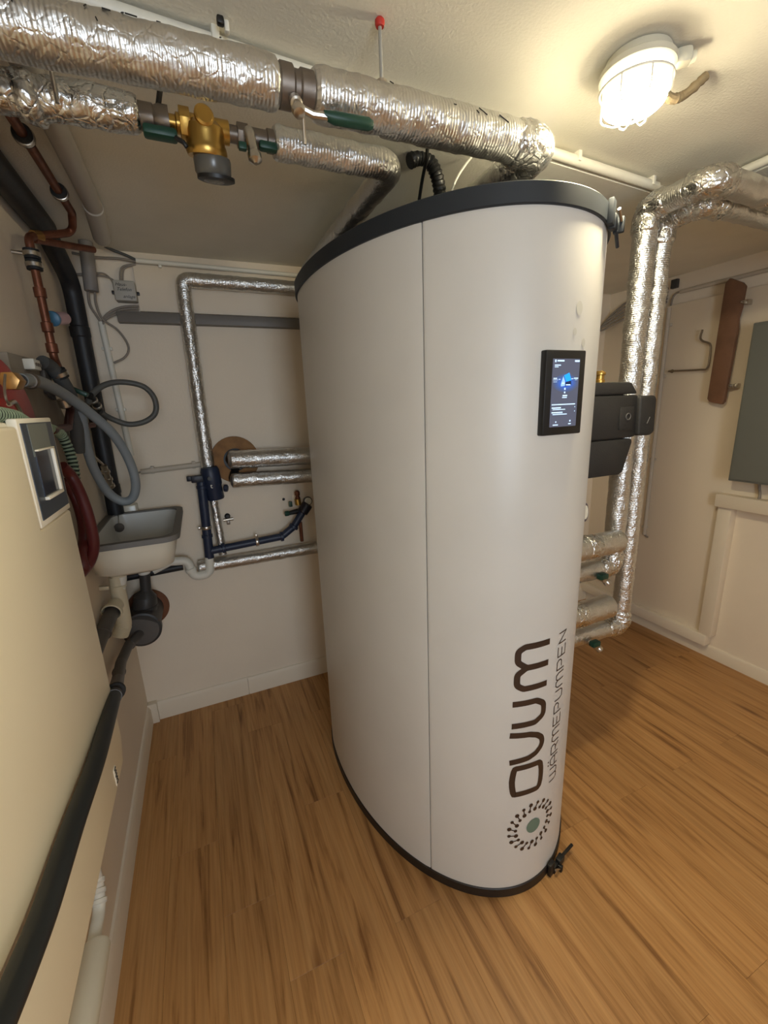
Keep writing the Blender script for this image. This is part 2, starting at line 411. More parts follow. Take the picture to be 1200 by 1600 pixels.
# boards on the back and right walls
struct('trim_1', MB().bb((0.233, -0.004, 1.853), (2.6, YB, 2.022)), PANELW, bevel=0.001, label='white board below the ceiling on the back wall')
px_ = 2.848
struct('trim_2', MB().prism([(px_, YB, 0.14), (px_, YB, 1.92), (px_, -2.6, 1.92), (px_, -2.6, 0.93), (px_, -0.80, 0.93), (px_, -0.80, 0.14)], (XR - px_, 0, 0)), PANELW, bevel=0.002,
       label='large white wall panel behind the brown board')
struct('trim_3', MB().bb((2.822, -0.855, 0.14), (XR, -0.792, 0.876)), TRIMW, bevel=0.002, label='white upright batten beside the recessed wall')
struct('trim_4', MB().bb((2.816, -0.835, 0.078), (XR, YB, 0.14)), TRIMW, bevel=0.002, label='white bottom rail of the wall panel')
struct('trim_5', MB().bb((2.80, -2.6, 0.876), (XR, -0.785, 0.942)), TRIMW, bevel=0.002, label='white horizontal ledge under the grey cabinet')

# ================================================================== OVAL TANK
TC, TA, TB, TBB, TH, TZ = V((1.169, -0.614, 0)), 0.4264, 0.7233, 0.475, -0.0836, 1.862
cT, sT = math.cos(TH), math.sin(TH)
def tank_pt(deg, z, off=0.0):
    t = math.radians(deg); tb = TB if math.sin(t) <= 0 else TBB      # blunter towards the back wall
    p = V((TA * math.cos(t), tb * math.sin(t))); n = V((math.cos(t) / TA, math.sin(t) / tb)).normalized()
    p = p + n * off
    return V((TC.x + cT * p.x - sT * p.y, TC.y + sT * p.x + cT * p.y, z))
# arclength table, zero at the narrow front end (-90 deg), growing towards the right
_tab = []; _s = 0; _prev = None
for k in range(0, 3601):
    dg = -180 + k * 0.05; p = tank_pt(dg, 0)
    if _prev is not None: _s += (p - _prev).length
    _prev = p; _tab.append((dg, _s))
_s0 = _tab[1800][1]
def s2deg(s):
    lo, hi = 0, len(_tab) - 1; s += _s0
    while hi - lo > 1:
        mid = (lo + hi) // 2
        if _tab[mid][1] < s: lo = mid
        else: hi = mid
    a, b = _tab[lo], _tab[hi]; return a[0] + (b[0] - a[0]) * (s - a[1]) / (b[1] - a[1])
tank = thing('heat_pump_tank', 'tall white oval heat pump tank with black rims and a touch screen', 'heat pump', tank_pt(-90, 0) * 0 + V((TC.x, TC.y, 0)))
def shell(a0, a1, z0, z1, off, th, n, edge=0.0):
    """curved sheet between two angles, with thickness"""
    mb = MB(); A = [a0 + (a1 - a0) * k / n for k in range(n + 1)]; zs = [z0, z0 + 0.004, z1 - 0.004, z1]
    rows = []
    for j, z in enumerate(zs):
        o = off - (0.003 if j in (0, 3) else 0)
        rows.append([len(mb.v) + k for k in range(n + 1)]); mb.v += [tank_pt(a, z, o - (edge if k in (0, n) else 0)) for k, a in enumerate(A)]
    for j, z in enumerate((z1, z0)):
        rows.append([len(mb.v) + k for k in range(n + 1)]); mb.v += [tank_pt(a, z, off - th) for a in A]
    for j in range(len(rows)):
        r0, r1 = rows[j], rows[(j + 1) % len(rows)]
        for k in range(n): mb.f.append((r0[k], r0[k + 1], r1[k + 1], r1[k]))
    mb.f.append(tuple(r[0] for r in rows)); mb.f.append(tuple(r[-1] for r in rows)[::-1]); return mb
def ring(z0, z1, off, th, n=160):
    mb = MB(); rows = []
    for z, o in ((z0, off - 0.002), (z0 + 0.002, off), (z1 - 0.002, off), (z1, off - 0.002), (z1, off - th), (z0, off - th)):
        rows.append([len(mb.v) + k for k in range(n)]); mb.v += [tank_pt(360 * k / n, z, o) for k in range(n)]
    for j in range(len(rows)):
        r0, r1 = rows[j], rows[(j + 1) % len(rows)]
        for k in range(n): mb.f.append((r0[k], r0[(k + 1) % n], r1[(k + 1) % n], r1[k]))
    return mb
SEAM = -125.5; SEAM2 = -20.0
tag(shell(SEAM + 0.14, SEAM2 - 0.14, 0.03, 1.826, 0, 0.012, 260, 0.001).build('front_panel', SHELL, tank), 'white front panel with lettering')
shell(SEAM2 + 0.14, 360 + SEAM - 0.14, 0.03, 1.826, 0, 0.012, 160, 0.001).build('side_panel', SHELL, tank)
# core behind the seams
mb = MB(); n = 120
lo = [tank_pt(360 * k / n, 0.03, -0.013) for k in range(n)]
mb.prism(lo, (0, 0, 1.8)).build('core', BLACK, tank)
ring(1.822, TZ, 0.007, 0.03).build('top_rim', SLATE, tank)
mb = MB(); mb.prism([tank_pt(360 * k / n, 1.838, -0.02) for k in range(n)], (0, 0, 0.012)).build('lid', BLACK, tank)
ring(0.0, 0.034, 0.004, 0.03).build('bottom_rim', mat('bottom_rim_plastic', (36, 28, 22), 0.5), tank)
def frame_at(deg, z, off):
    o = tank_pt(deg, z, off); t = (tank_pt(deg + 0.5, z, off) - tank_pt(deg - 0.5, z, off)).normalized(); nrm = V((t.y, -t.x, 0))
    return o, t, nrm, Matrix((t, nrm, V((0, 0, 1)))).transposed()
# rim clamps: over-centre latches
def latch(deg, z, s_, material, up=1):
    o, t, nrm, M = frame_at(deg, z, 0.006)
    c = MB().box(o + nrm * 0.006, (0.030 * s_, 0.012, 0.050 * s_), M).box(o + t * 0.021 * s_ + nrm * 0.007 - V((0, 0, 0.014 * up * s_)), (0.026 * s_, 0.016, 0.030 * s_), M).build('latch', material, tank, bevel=0.0025)
    MB().tube([o + t * 0.002 + nrm * 0.02 + V((0, 0, 0.004)), o + t * 0.03 * s_ + nrm * 0.021 + V((0, 0, -0.012 * up))], 0.0035, 8).build('pin', NICKEL, c)
    hp = [o + t * 0.035 * s_ + nrm * 0.018 + V((0, 0, q)) for q in (-0.004, -0.024)]
    hk = MB().box(o + t * 0.036 * s_ + nrm * 0.016 - V((0, 0, 0.018 * up)), (0.012, 0.022, 0.032 * s_), M).build('hook', material, c, bevel=0.002)
    return c, o, t, nrm, M
c1, o, t, nrm, M = latch(-68.0, 1.842, 1.0, SLATE)
MB().tube([o + t * 0.030 + nrm * 0.012 - V((0, 0, 0.03)), o + t * 0.062 + nrm * 0.012 - V((0, 0, 0.055))], 0.004, 8).build('lever', SLATE, c1)
c2, o, t, nrm, M = latch(-76.0, 0.024, 0.9, BLACK)
MB().box(o + t * 0.045 + nrm * 0.012 + V((0, 0, 0.0)), (0.03, 0.018, 0.022), M).build('catch', BLACK, c2, bevel=0.003)
MB().tube([o + t * 0.04 + nrm * 0.012 + V((0, 0, 0.006)), o + t * 0.115 + nrm * 0.018 + V((0, 0, 0.004))], 0.005, 8).build('lever', BLACK, c2)
# touch display
zc, dh, dw = 1.461, 0.180, 0.116
o, t, nrm, M = frame_at(-86.6, zc, -0.006)
disp = tag(MB().box(o + nrm * 0.006, (dw, 0.018, dh), M).build('display', BLACK, tank, bevel=0.003), 'black framed touch screen')
scr = MB().box(o + nrm * 0.0153, (dw * 0.68, 0.001, dh * 0.80), M).build('screen', emit('screen_blue_grey', (72, 76, 92), 1.0), disp)
def sp(u, v, e=0.0162): return o + nrm * e + t * u * dw * 0.33 + V((0, 0, v * dh * 0.40))
def spoly(pts, name, material, e=0.0162):
    mb = MB(); mb.v = [sp(u, v, e) for u, v in pts]; mb.f = [tuple(range(len(pts)))]; return mb
def srect(mb, u0, v0, u1, v1, e=0.0162):
    b = len(mb.v); mb.v += [sp(u0, v0, e), sp(u1, v0, e), sp(u1, v1, e), sp(u0, v1, e)]; mb.f.append((b, b + 1, b + 2, b + 3))
WH = emit('screen_white', (196, 224, 250), 1.0); BL = emit('screen_blue', (28, 150, 250), 1.0); GLW = emit('screen_glow', (58, 96, 205), 0.9)
for i in range(7):      # soft blue halo on the screen picture
    k = 1 - i / 7.0; mb = MB(); mb.v = [sp(0.02 + 0.96 * k * math.cos(a * math.pi / 16), 0.30 + 0.27 * k * math.sin(a * math.pi / 16), 0.01585 + i * .00003) for a in range(32)]; mb.f = [tuple(range(32))]
    u_ = (i + 1) / 7.0; mb.build('screen_glow', emit('screen_glow_%d' % i, (72 - 34 * u_, 76 + 22 * u_, 92 + 128 * u_), 1.0), disp)
mb = MB()
mb.v = [sp(-.15, .52), sp(.25, .60), sp(.44, .38), sp(.06, .33)]; mb.f = [(0, 1, 2, 3)]; mb.build('screen_roof', BL, disp)
mb = MB(); mb.v = [sp(-.36, .26), sp(-.2, .5), sp(-.04, .34), sp(-.04, .22), sp(-.34, .2)]; mb.f = [(0, 1, 2, 3, 4)]; mb.build('screen_gable', emit('screen_pale', (150, 190, 220), 0.8), disp)
mb = MB(); mb.v = [sp(-.02, .2, .0163), sp(-.02, .33, .0163), sp(.4, .37, .0163), sp(.46, .25, .0163)]; mb.f = [(0, 1, 2, 3)]; mb.build('screen_wall', emit('screen_dark', (18, 34, 70), 1.0), disp)
mb = MB()
for q in [(-.9, .9, -.8, .97), (-.72, .92, -.2, .96), (.62, .91, .98, .96), (-.9, .80, -.45, .83), (-.9, .755, -.62, .775), (-.95, .42, -.68, .45), (-.98, .385, -.6, .395), (-.95, .33, -.66, .34), (-.55, .40, -.42, .42), (.62, .42, .95, .45), (.7, .385, .9, .395),
          (.42, .41, .58, .43), (-.08, .10, .02, .16), (-.08, 0.0, .02, .05), (-.18, -.09, .18, -.05), (-.2, -.14, .16, -.115),
          (-.97, -.345, .85, -.315), (-.95, -.445, -.25, -.41), (-.88, -.49, .1, -.467), (-.95, -.585, -.1, -.55), (-.86, -.635, .25, -.61),
          (.82, -.43, .87, -.40), (.82, -.56, .87, -.53), (-.62, -.87, -.54, -.83), (-.8, -.955, -.4, -.925), (.48, -.86, .58, -.81), (.4, -.94, .62, -.91),
          (-.28, .28, -.1, .31), (.02, .23, .38, .26)]:
    mb = MB(); srect(mb, *q, e=0.0165); mb.build('screen_text', WH, disp)
# ---- lettering printed on the front panel: strokes on the curved surface (z upwards = reading direction, s = around the tank)
def stroke(mb, pts, wd, closed=False, off=0.0011):
    P = dense(pts, 0.004 if len(pts[0]) else 1, closed) if wd > .01 else dense_keep(pts, .006)
    n = len(P); L_, R_ = [], []
    for i in range(n):
        a = P[(i - 1) % n] if closed or i else None; c = P[(i + 1) % n] if closed or i < n - 1 else None; b = P[i]
        d1 = (b - a).normalized() if a is not None else None; d2 = (c - b).normalized() if c is not None else None
        if d1 is None: d1 = d2
        if d2 is None: d2 = d1
        n1 = V((-d1.y, d1.x)); n2 = V((-d2.y, d2.x)); mm = (n1 + n2)
        if mm.length < 1e-6: mm = n1
        mm.normalize(); k = wd / 2 / max(mm.dot(n1), 0.45)
        L_.append(b + mm * k); R_.append(b - mm * k)
    base = len(mb.v)
    for l, r in zip(L_, R_):
        for q in (l, r): mb.v.append(tank_pt(s2deg(q.y), q.x, off))
    for i in range(n if closed else n - 1):
        a = base + 2 * i; b = base + 2 * ((i + 1) % n); mb.f.append((a, b, b + 1, a + 1))
def dense(pts, step=0.006, closed=False):
    P = [V((p[0], p[1], 0)) for p in pts]
    if closed: P.append(P[0])
    out = resample(P, step); return [V((p.x, p.y)) for p in (out[:-1] if closed else out)]
def dense_keep(pts, step):
    out = []
    for a, b in zip(pts, pts[1:]):
        a, b = V(a), V(b); k = max(1, int((b - a).length / step))
        out += [a.lerp(b, i / k) for i in range(k)]
    return out + [V(pts[-1])]
def rnd(pts, rad, closed=False):
    P = [V((p[0], p[1], 0)) for p in pts]
    if closed:
        mid = (P[0] + P[-1]) / 2; P = [mid] + P + [mid]; f = fillet(P, rad)[:-1]
    else: f = fillet(P, rad)
    return [V((p.x, p.y)) for p in f]
brand = MB(); stroke(brand, rnd([(.377, -.049), (.377, .026), (.384, .033), (.400, .0365), (.421, .0375), (.442, .0365), (.459, .033), (.466, .026), (.466, -.049), (.456, -.0525), (.437, -.0555), (.421, -.0565), (.405, -.0555), (.386, -.0525)], .006, True), .0172, True)
brand = brand.build('brand_lettering', INK, tank)
for pts, r in (([(.488, -.066), (.494, -.01), (.503, .014), (.518, .030), (.533, .0345), (.549, .030), (.562, .014), (.571, -.01), (.577, -.068)], .02), ([(.606, -.064), (.606, .005), (.622, .032), (.658, .031), (.674, .005), (.674, -.064)], .02)):
    q = MB(); stroke(q, rnd(pts, r), .0172); q.build('letter', INK, brand)
q = MB(); stroke(q, rnd([(.718, .037), (.718, -.036), (.730, -.055), (.762, -.055), (.780, -.030), (.780, .038)], .016), .0172)
stroke(q, rnd([(.780, .038), (.780, -.030), (.798, -.055), (.830, -.055), (.841, -.036), (.841, .039)], .016), .0172); q.build('letter', INK, brand)
def disc(mb, c, r, off=0.0012, n=14):
    b = len(mb.v); mb.v += [tank_pt(s2deg(c.y + r * math.sin(2 * math.pi * k / n)), c.x + r * math.cos(2 * math.pi * k / n), off) for k in range(n)]; mb.f.append(tuple(range(b, b + n)))
G = {'W': [[(0, 1), (0, .3), (.12, .04), (.4, .04), (.5, .25), (.5, 1)], [(.5, .25), (.6, .04), (.88, .04), (1, .3), (1, 1)]],
     'A': [[(0, 0), (0, .7), (.22, 1), (.78, 1), (1, .7), (1, 0)], [(0, .42), (1, .42)]],
     'R': [[(0, 0), (0, 1), (.8, 1), (1, .82), (1, .58), (.8, .42), (.25, .42)], [(.6, .42), (1, 0)]],
     'M': [[(0, 0), (0, .7), (.12, .98), (.4, .98), (.5, .75), (.5, 0)], [(.5, .75), (.6, .98), (.88, .98), (1, .7), (1, 0)]],
     'E': [[(1, 0), (0, 0), (0, 1), (1, 1)], [(0, .5), (.85, .5)]],
     'P': [[(0, 0), (0, 1), (.8, 1), (1, .82), (1, .58), (.8, .42), (.25, .42)]],
     'U': [[(0, 1), (0, .3), (.18, 0), (.82, 0), (1, .3), (1, 1)]],
     'N': [[(0, 0), (0, 1), (1, 0), (1, 1)]]}
WID = {'W': 1.5, 'M': 1.5}
word = 'WARMEPUMPEN'; tot = sum(WID.get(c, 1.0) for c in word) + 0.36 * 10; unit = (.849 - .366) / tot; zz = .366; sub = None
for ch in word:
    wd = WID.get(ch, 1.0) * unit; q = MB()
    for st in G[ch]: stroke(q, [(zz + u * wd, .113 - v * .036) for u, v in st], .003)
    if ch == 'A':
        for u in (.3, .7): disc(q, V((zz + u * wd, .113 - 1.27 * .036)), .0026)
    if sub is None: sub = q.build('subtitle_lettering', INK, tank)
    else: q.build('letter', INK, sub)
    zz += wd + 0.36 * unit
RES = mat('glue_residue', (200, 196, 184), .55)
for c_, r1 in ((V((1.638, .066)), .011), (V((1.590, .055)), .006), (V((1.569, .091)), .007)):
    q = MB(); n_ = 18; q.v = [tank_pt(s2deg(c_.y + r1 * math.sin(2 * math.pi * k / n_)), c_.x + r1 * 1.35 * math.cos(2 * math.pi * k / n_), .0009) for k in range(n_)]; q.f = [tuple(range(n_))]
    q.build('glue_mark', RES, tank)
# logo: ring of small dumbbells round a green dot
LC = V((.244, .021)); q = MB()
disc(q, LC, .0245, n=28); logo = tag(q.build('logo', INKG, tank), 'round grey green logo dot ringed by dark dumbbells')
for k in range(20):
    a = 2 * math.pi * k / 20 + 0.1; e = V((math.cos(a), math.sin(a))); tw = V((-e.y, e.x)) * .004
    q = MB(); stroke(q, [LC + e * .060 - tw, LC + e * .080 + tw], .0032); disc(q, LC + e * .060 - tw, .0052 if k % 2 else .0066); disc(q, LC + e * .080 + tw, .0066 if k % 2 else .0052)
    q.build('dumbbell', INK, logo)

# ================================================================== CEILING PIPES ABOVE THE TANK
UY, UZ, UR = -1.238, 1.966, 0.0375
def ux(px): return BY(px, 150, UY).x
p1 = thing('insulated_pipe', 'thick foil wrapped pipe hung from the red plug, nearest the ceiling lamp', 'pipe', (0.6, UY, UZ - UR))
foil_tube([(0.0, UY, UZ - 0.012), (0.16, UY, UZ - 0.009), (0.578, UY, UZ)], UR * 0.96, 'insulation', p1, endr=0.75, crinkle=0.003)
foil_tube([(0.085, UY, UZ - 0.010), (0.20, UY, UZ - 0.008)], UR * 1.04, 'foil_tape', p1, FOIL_PLAIN, crinkle=0.008, endr=0.9)
foil_tube(fillet([(0.633, UY, UZ), (1.135, UY, UZ + 0.003), (1.135, -0.45, UZ + 0.003)], 0.05), UR, 'insulation', p1, endr=0.8)
foil_tube(fillet([(1.05, UY, UZ + .002), (1.135, UY, UZ + .003), (1.135, UY + 0.1, UZ + .003)], 0.05), UR * 1.07, 'foil_tape', p1, FOIL_PLAIN, crinkle=0.006, endr=0.85)
vb = MB().lathe([(.026, 0), (.030, .003), (.030, .022), (.025, .026), (.025, .034), (.028, .037), (.028, .062)], (0.576, UY, UZ), (1, 0, 0), 28).build('valve_body', STEEL, p1)
MB().lathe([(.010, 0), (.010, .014), (.007, .016), (.007, .024)], (0.598, UY - 0.02, UZ - 0.028), (0, -0.7, -0.7), 16).build('stem', NICKEL, vb)
a0 = V((0.598, UY - 0.036, UZ - 0.045)); a1 = V((0.645, UY - 0.040, UZ - 0.052)); a2 = V((0.725, UY - 0.042, UZ - 0.050))
lv = MB().tube([a0, a0.lerp(a1, .5) + V((0, 0, -.004)), a1], 0.006, 10).build('lever', NICKEL, p1)
MB().tube([a1 + V((-.006, 0, .002)), a1.lerp(a2, .15), a1.lerp(a2, .9), a2], [.006, .0095, .0095, .006], 14).build('grip', GREEN, lv)
MB().lathe([(.010, 0), (.0115, .004), (.009, .012), (.004, .014)], a0 + V((0, 0, -.002)), (0, -.5, -.87), 14).build('bolt', NICKEL, vb)
MB().tube([a0 + V((.008, .0, -.008)), a0 + V((.010, 0.01, -.045))], 0.0028, 8).build('split_pin', NICKEL, vb)
for i in range(16):      # wire staples in the wrap
    xx = random.choice([random.uniform(0.22, 0.56), random.uniform(0.70, 1.05)]); a = random.uniform(.1, 1.1)
    r_s = UR * (.99 if xx < .6 else 1.03); zc_s = UZ - (.009 * (.578 - xx) / .42 if xx < .578 else 0)
    q = V((xx, UY - math.cos(a) * r_s, zc_s + math.sin(a) * r_s)); tg = V((0, math.sin(a), math.cos(a)))
    d = V((random.uniform(-.010, .010), 0, 0)) + tg * random.uniform(-.008, .008)
    MB().tube([q - d, q + d], 0.0009, 5).build('staple', BLACK, p1)

LY, LZ, LR = -1.095, 1.958, 0.0275
p2 = thing('insulated_pipe', 'thinner foil wrapped ceiling pipe with the brass strainer', 'pipe', (0.5, LY, LZ - LR))
def lx(px): return BY(px, 190, LY).x
foil_tube([(0.0, LY, LZ - 0.012), (lx(110), LY, LZ), (lx(219), LY, LZ + .002)], LR * 1.08, 'insulation', p2, FOIL_PLAIN, endr=0.85, crinkle=0.004)
foil_tube([(lx(30), LY, LZ - .006), (lx(75), LY, LZ - .003)], LR * 1.25, 'foil_tape', p2, FOIL_PLAIN, crinkle=0.009, endr=0.7)
foil_tube(fillet([(lx(424), LY, LZ), (lx(612), LY, LZ), (lx(612), -0.30, LZ)], 0.04), LR * 1.04, 'insulation', p2, endr=0.85)
x0, x1 = lx(219), lx(268)
vb = MB().lathe([(.019, 0), (.021, .004), (.021, .5 * (x1 - x0)), (.019, .55 * (x1 - x0)), (.0225, .7 * (x1 - x0)), (.0225, x1 - x0)], (x0 - .004, LY, LZ), (1, 0, 0), 24).build('valve_body', STEEL, p2)
MB().box((x0 + .03, LY - .01, LZ - .026), (.055, .026, .016)).build('lever', GREEN, vb, bevel=0.005)
nx = x1 - .006
MB().lathe([(.012, 0), (.012, .012), (.016, .014), (.016, .026)], (nx, LY, LZ), (1, 0, 0), 18).build('coupling', BRASS, p2)
bx0, bx1 = lx(283), lx(345); bc = (bx0 + bx1) / 2
br = MB()
br.hexnut((bx0 - .003, LY, LZ), (1, 0, 0), .026, .018); br.tube([(bx0, LY, LZ), (bx1 + .012, LY, LZ)], .019, 20)
br = br.build('strainer_body', BRASS, p2, bevel=0.001)
MB().lathe([(.024, .012), (.033, .004), (.0345, -.006), (.033, -.02), (.0355, -.026), (.0365, -.034), (.034, -.040)], (bc + .004, LY - .004, LZ - .004), (0, -.25, .97), 28).build('strainer_bell', BRASS, br)
MB().lathe([(.015, 0), (.0165, .004), (.0165, .010), (.013, .0125)], (bc + .002, LY - .028, LZ + .002), (.1, -.95, .0), 20).build('plug', BRASS, br)
cup = MB().lathe([(.032, 0), (.0335, -.006), (.0325, -.024), (.026, -.034), (.012, -.039)], (bc + .012, LY + .006, LZ - .042), (0, -.25, .97), 28).build('strainer_cup', mat('smoky_cup', (88, 86, 80), 0.25), br)
MB().lathe([(.034, 0), (.034, -.006), (.028, -.008)], (bc + .016, LY + .012, LZ - .070), (0, -.25, .97), 28).build('cup_ring', BLACK, br)
MB().hexnut((lx(368), LY, LZ), (1, 0, 0), .020, lx(395) - lx(378)).build('union_nut', STEEL, p2, bevel=0.001)
MB().tube([(lx(345), LY, LZ), (lx(372), LY, LZ)], .014, 18).build('nipple', STEEL, p2)
MB().lathe([(.0165, 0), (.0165, .03), (.0195, .032), (.0195, .052)], (lx(388), LY, LZ), (1, 0, 0), 22).build('valve_body', STEEL, p2)
tp = MB().tube(fillet([(lx(384), LY - .010, LZ), (lx(384), LY - .028, LZ - .004), (lx(384) + .004, LY - .032, LZ - .045)], .012), .0095, 14).build('drain_tap', NICKEL, p2)
MB().lathe([(.0105, 0), (.0125, .003), (.0125, .014), (.009, .016), (.004, .02)], V((lx(384) + .004, LY - .033, LZ - .040)), (.05, -.2, -1), 18).build('tap_cap', NICKEL, tp)
MB().box((lx(384) - .016, LY - .034, LZ - .034), (.014, .012, .012)).build('tap_key', GREEN, tp, bevel=0.002)
MB().box((lx(384) + .034, LY - .02, LZ - .020), (.034, .018, .014)).build('lever', GREEN, p2, bevel=0.004)
# hanger rods
an = BZ(593, 28, ZU)
h = thing('pipe_hanger', 'steel hanger rod with a red ceiling plug above the thick foil pipe', 'hanger', (an.x, UY, UZ))
MB().tube([(an.x, UY, UZ + .03), (an.x, UY, ZU)], .0032, 10).build('rod', mat('zinc', (176, 174, 166), .5, .4), h)
MB().lathe([(.007, 0), (.0085, .004), (.0085, .009), (.006, .012)], (an.x, UY, ZU - .013), (0, 0, 1), 12).build('plug', RED, h)
MB().lathe([(.010, 0), (.010, .006), (.006, .008)], (an.x, UY, UZ + UR), (0, 0, 1), 14).build('nut', NICKEL, h)
q = BZ(346, 50, 2.075)
h = thing('pipe_clip', 'small black and white clip on top of the thick foil pipe', 'clip', (q.x, q.y, 2.05))
MB().box((q.x, q.y, 2.090), (.012, .012, .012)).build('clip_body', BLACK, h, bevel=.003)
MB().box((q.x + .010, q.y + .004, 2.086), (.008, .012, .016)).build('screw_block', WPLAST, h, bevel=.002)
q = BY(78, 98, -1.14)
tag(MB().tube([(q.x, -1.14, 1.93), (q.x, -1.14, ZU)], .003, 8).build('threaded_rod', NICKEL), 'thin bright rod between the two foil pipes at the upper left', 'rod')
# cables and corrugated hose at the tank top
tag(MB().tube(spline([BY(640, 252, -.95), BY(656, 246, -.95), BY(672, 254, -.95), BY(682, 274, -.95), BY(687, 300, -.95), BY(688, 330, -.95)]), [.0165 + .0016 * math.sin(k * 2.0) for k in range(51)], 18).build('corrugated_hose', BLACK), 'black corrugated hose arching down into the tank top', 'hose')
tag(MB().tube(spline([(BY(668, 228, -1.12)), BY(666, 250, -1.1), BY(660, 280, -1.06), BY(655, 312, -1.02)]), .004, 8).build('cable', BLACK), 'thin black cable hanging behind the thick foil pipe onto the tank', 'cable')
tag(MB().tube(spline([BY(738, 244, -1.0), BY(724, 262, -.99), BY(712, 282, -.98), BY(705, 302, -.97)]), .003, 8).build('wire', WPLAST), 'thin white wire beside the foil pipe over the tank', 'cable')
tag(MB().tube(spline([BY(252, 118, -1.1), BY(250, 140, -1.1), BY(247, 166, -1.1)]), .0045, 8).build('cable', BLACK), 'short black cable hanging between the two foil pipes', 'cable')
tag(MB().tube(spline([BY(266, 204, -1.1), BY(276, 216, -1.115), BY(286, 222, -1.12), BY(292, 230, -1.12)]), .004, 8).build('cable', BLACK), 'short black cable running into the brass strainer', 'cable')

# ================================================================== CEILING LAMP
LP = V((1.278, -1.338, ZU))
lamp = thing('bulkhead_lamp', 'round white cellar lamp with glowing glass and wire cage', 'lamp', LP)
MB().lathe([(.050, 0), (.058, -.003), (.062, -.016), (.068, -.020), (.068, -.030), (.062, -.032)], LP, (0, 0, 1), 40).build('housing', mat('lamp_housing', (214, 210, 192), 0.5), lamp)
def glass_glow(name, strength):
    mt, nt, b = nodes_of(name); b.inputs['Base Color'].default_value = (1, .97, .9, 1); b.inputs['Emission Color'].default_value = (*LAMP_COLOR, 1); b.inputs['Emission Strength'].default_value = strength
    return mt
MB().lathe([(.059, -.031), (.0595, -.045), (.058, -.076)], LP, (0, 0, 1), 40).build('glass_collar', glass_glow('lamp_glass_collar', LAMP_STRENGTH * .018), lamp, sharp=60)
MB().lathe([(.058, -.076), (.055, -.082), (.047, -.089), (.033, -.0945), (.015, -.097)], LP, (0, 0, 1), 40).build('glass', glass_glow('lamp_glass', LAMP_STRENGTH), lamp, sharp=180)
CW = mat('cage_wire', (236, 232, 220), 0.4)
cg = MB()
cg.tube([LP + V((.0655 * math.cos(a * math.pi / 24), .0655 * math.sin(a * math.pi / 24), -.050)) for a in range(48)], .0025, 8, closed=True)
cage = cg.build('cage', CW, lamp)
for k in range(3):
    a = k * math.pi / 4 + .3; e = V((math.cos(a), math.sin(a), 0))
    MB().tube(fillet([LP + e * .0655 + V((0, 0, -.050)), LP + e * .066 + V((0, 0, -.085)), LP + e * .035 + V((0, 0, -.104)), LP - e * .035 + V((0, 0, -.104)), LP - e * .066 + V((0, 0, -.085)), LP - e * .0655 + V((0, 0, -.050))], .02), .0016, 7).build('cage_wire', CW, cage)
e = V((.78, -.62, 0)).normalized(); e2 = V((-e.y, e.x, 0))
Ml = Matrix((e2, e, V((0, 0, 1)))).transposed()
tb = MB().box(LP + e * .078 + V((0, 0, -.018)), (.028, .032, .028), Ml).build('cable_inlet', MATS['lamp_housing'], lamp, bevel=.008)
MB().lathe([(.010, 0), (.010, .008), (.007, .009)], LP + e * .092 + V((0, 0, -.020)), e, 16).build('gland', MATS['lamp_housing'], tb)
MB().box(LP + e * .066 + e2 * .02 + V((0, 0, -.042)), (.011, .012, .026), Ml).build('cage_catch', WPLAST, lamp, bevel=.002)
q0 = LP + e2 * .045 + e * .058 + V((0, 0, -.03))
tag(MB().tube(spline([q0 + V((.0, 0, -.012)), q0 + V((.035, .0, -.018)), q0 + V((.07, -.005, -.006)), q0 + V((.105, -.02, .024))]), [.009 + .0025 * noise.noise(V((k * .9, 0, 0))) for k in range(31)], 10).build('cable_stub', mat('old_cable', (128, 112, 86), 0.8, bump=.6, bscale=60)), 'frayed brown cable running from the lamp into the ceiling', 'cable')

# ceiling conduits along the step
ZC = ZU - .018
def clip(p, ax, parent):
    ax = V(ax).normalized(); sd = V((-ax.y, ax.x, 0)); Mc = Matrix((ax, sd, V((0, 0, 1)))).transposed()
    MB().box(p + V((0, 0, .001)), (.014, .032, .026), Mc).build('clip', WPLAST, parent, bevel=.003)
cA, cB = V((0.02, riser(.02) - .014, ZC)), V((1.80, riser(1.80) - .014, ZC))
c = thing('conduit', 'long white conduit along the ceiling step above the tank', 'conduit', (1.0, riser(1.0), ZC - .012))
MB().tube([cA, cB], .0128, 16).build('tube', WPLAST, c)
for xx in (BZ(898, 252, ZC).x, BZ(1020, 286, ZC).x, .5): clip(V((xx, riser(xx) - .014, ZC + .006)), cB - cA, c)
c = thing('conduit', 'short white conduit at the ceiling step near the right edge', 'conduit', (XS - .014, -1.3, ZC - .012))
xq = XS - .016
MB().tube(fillet([(xq, -1.15, ZC), (xq, -1.265, ZC), (xq + .035, -1.30, ZC), (xq + .035, -1.9, ZC)], .015), .0115, 16).build('tube', WPLAST, c)

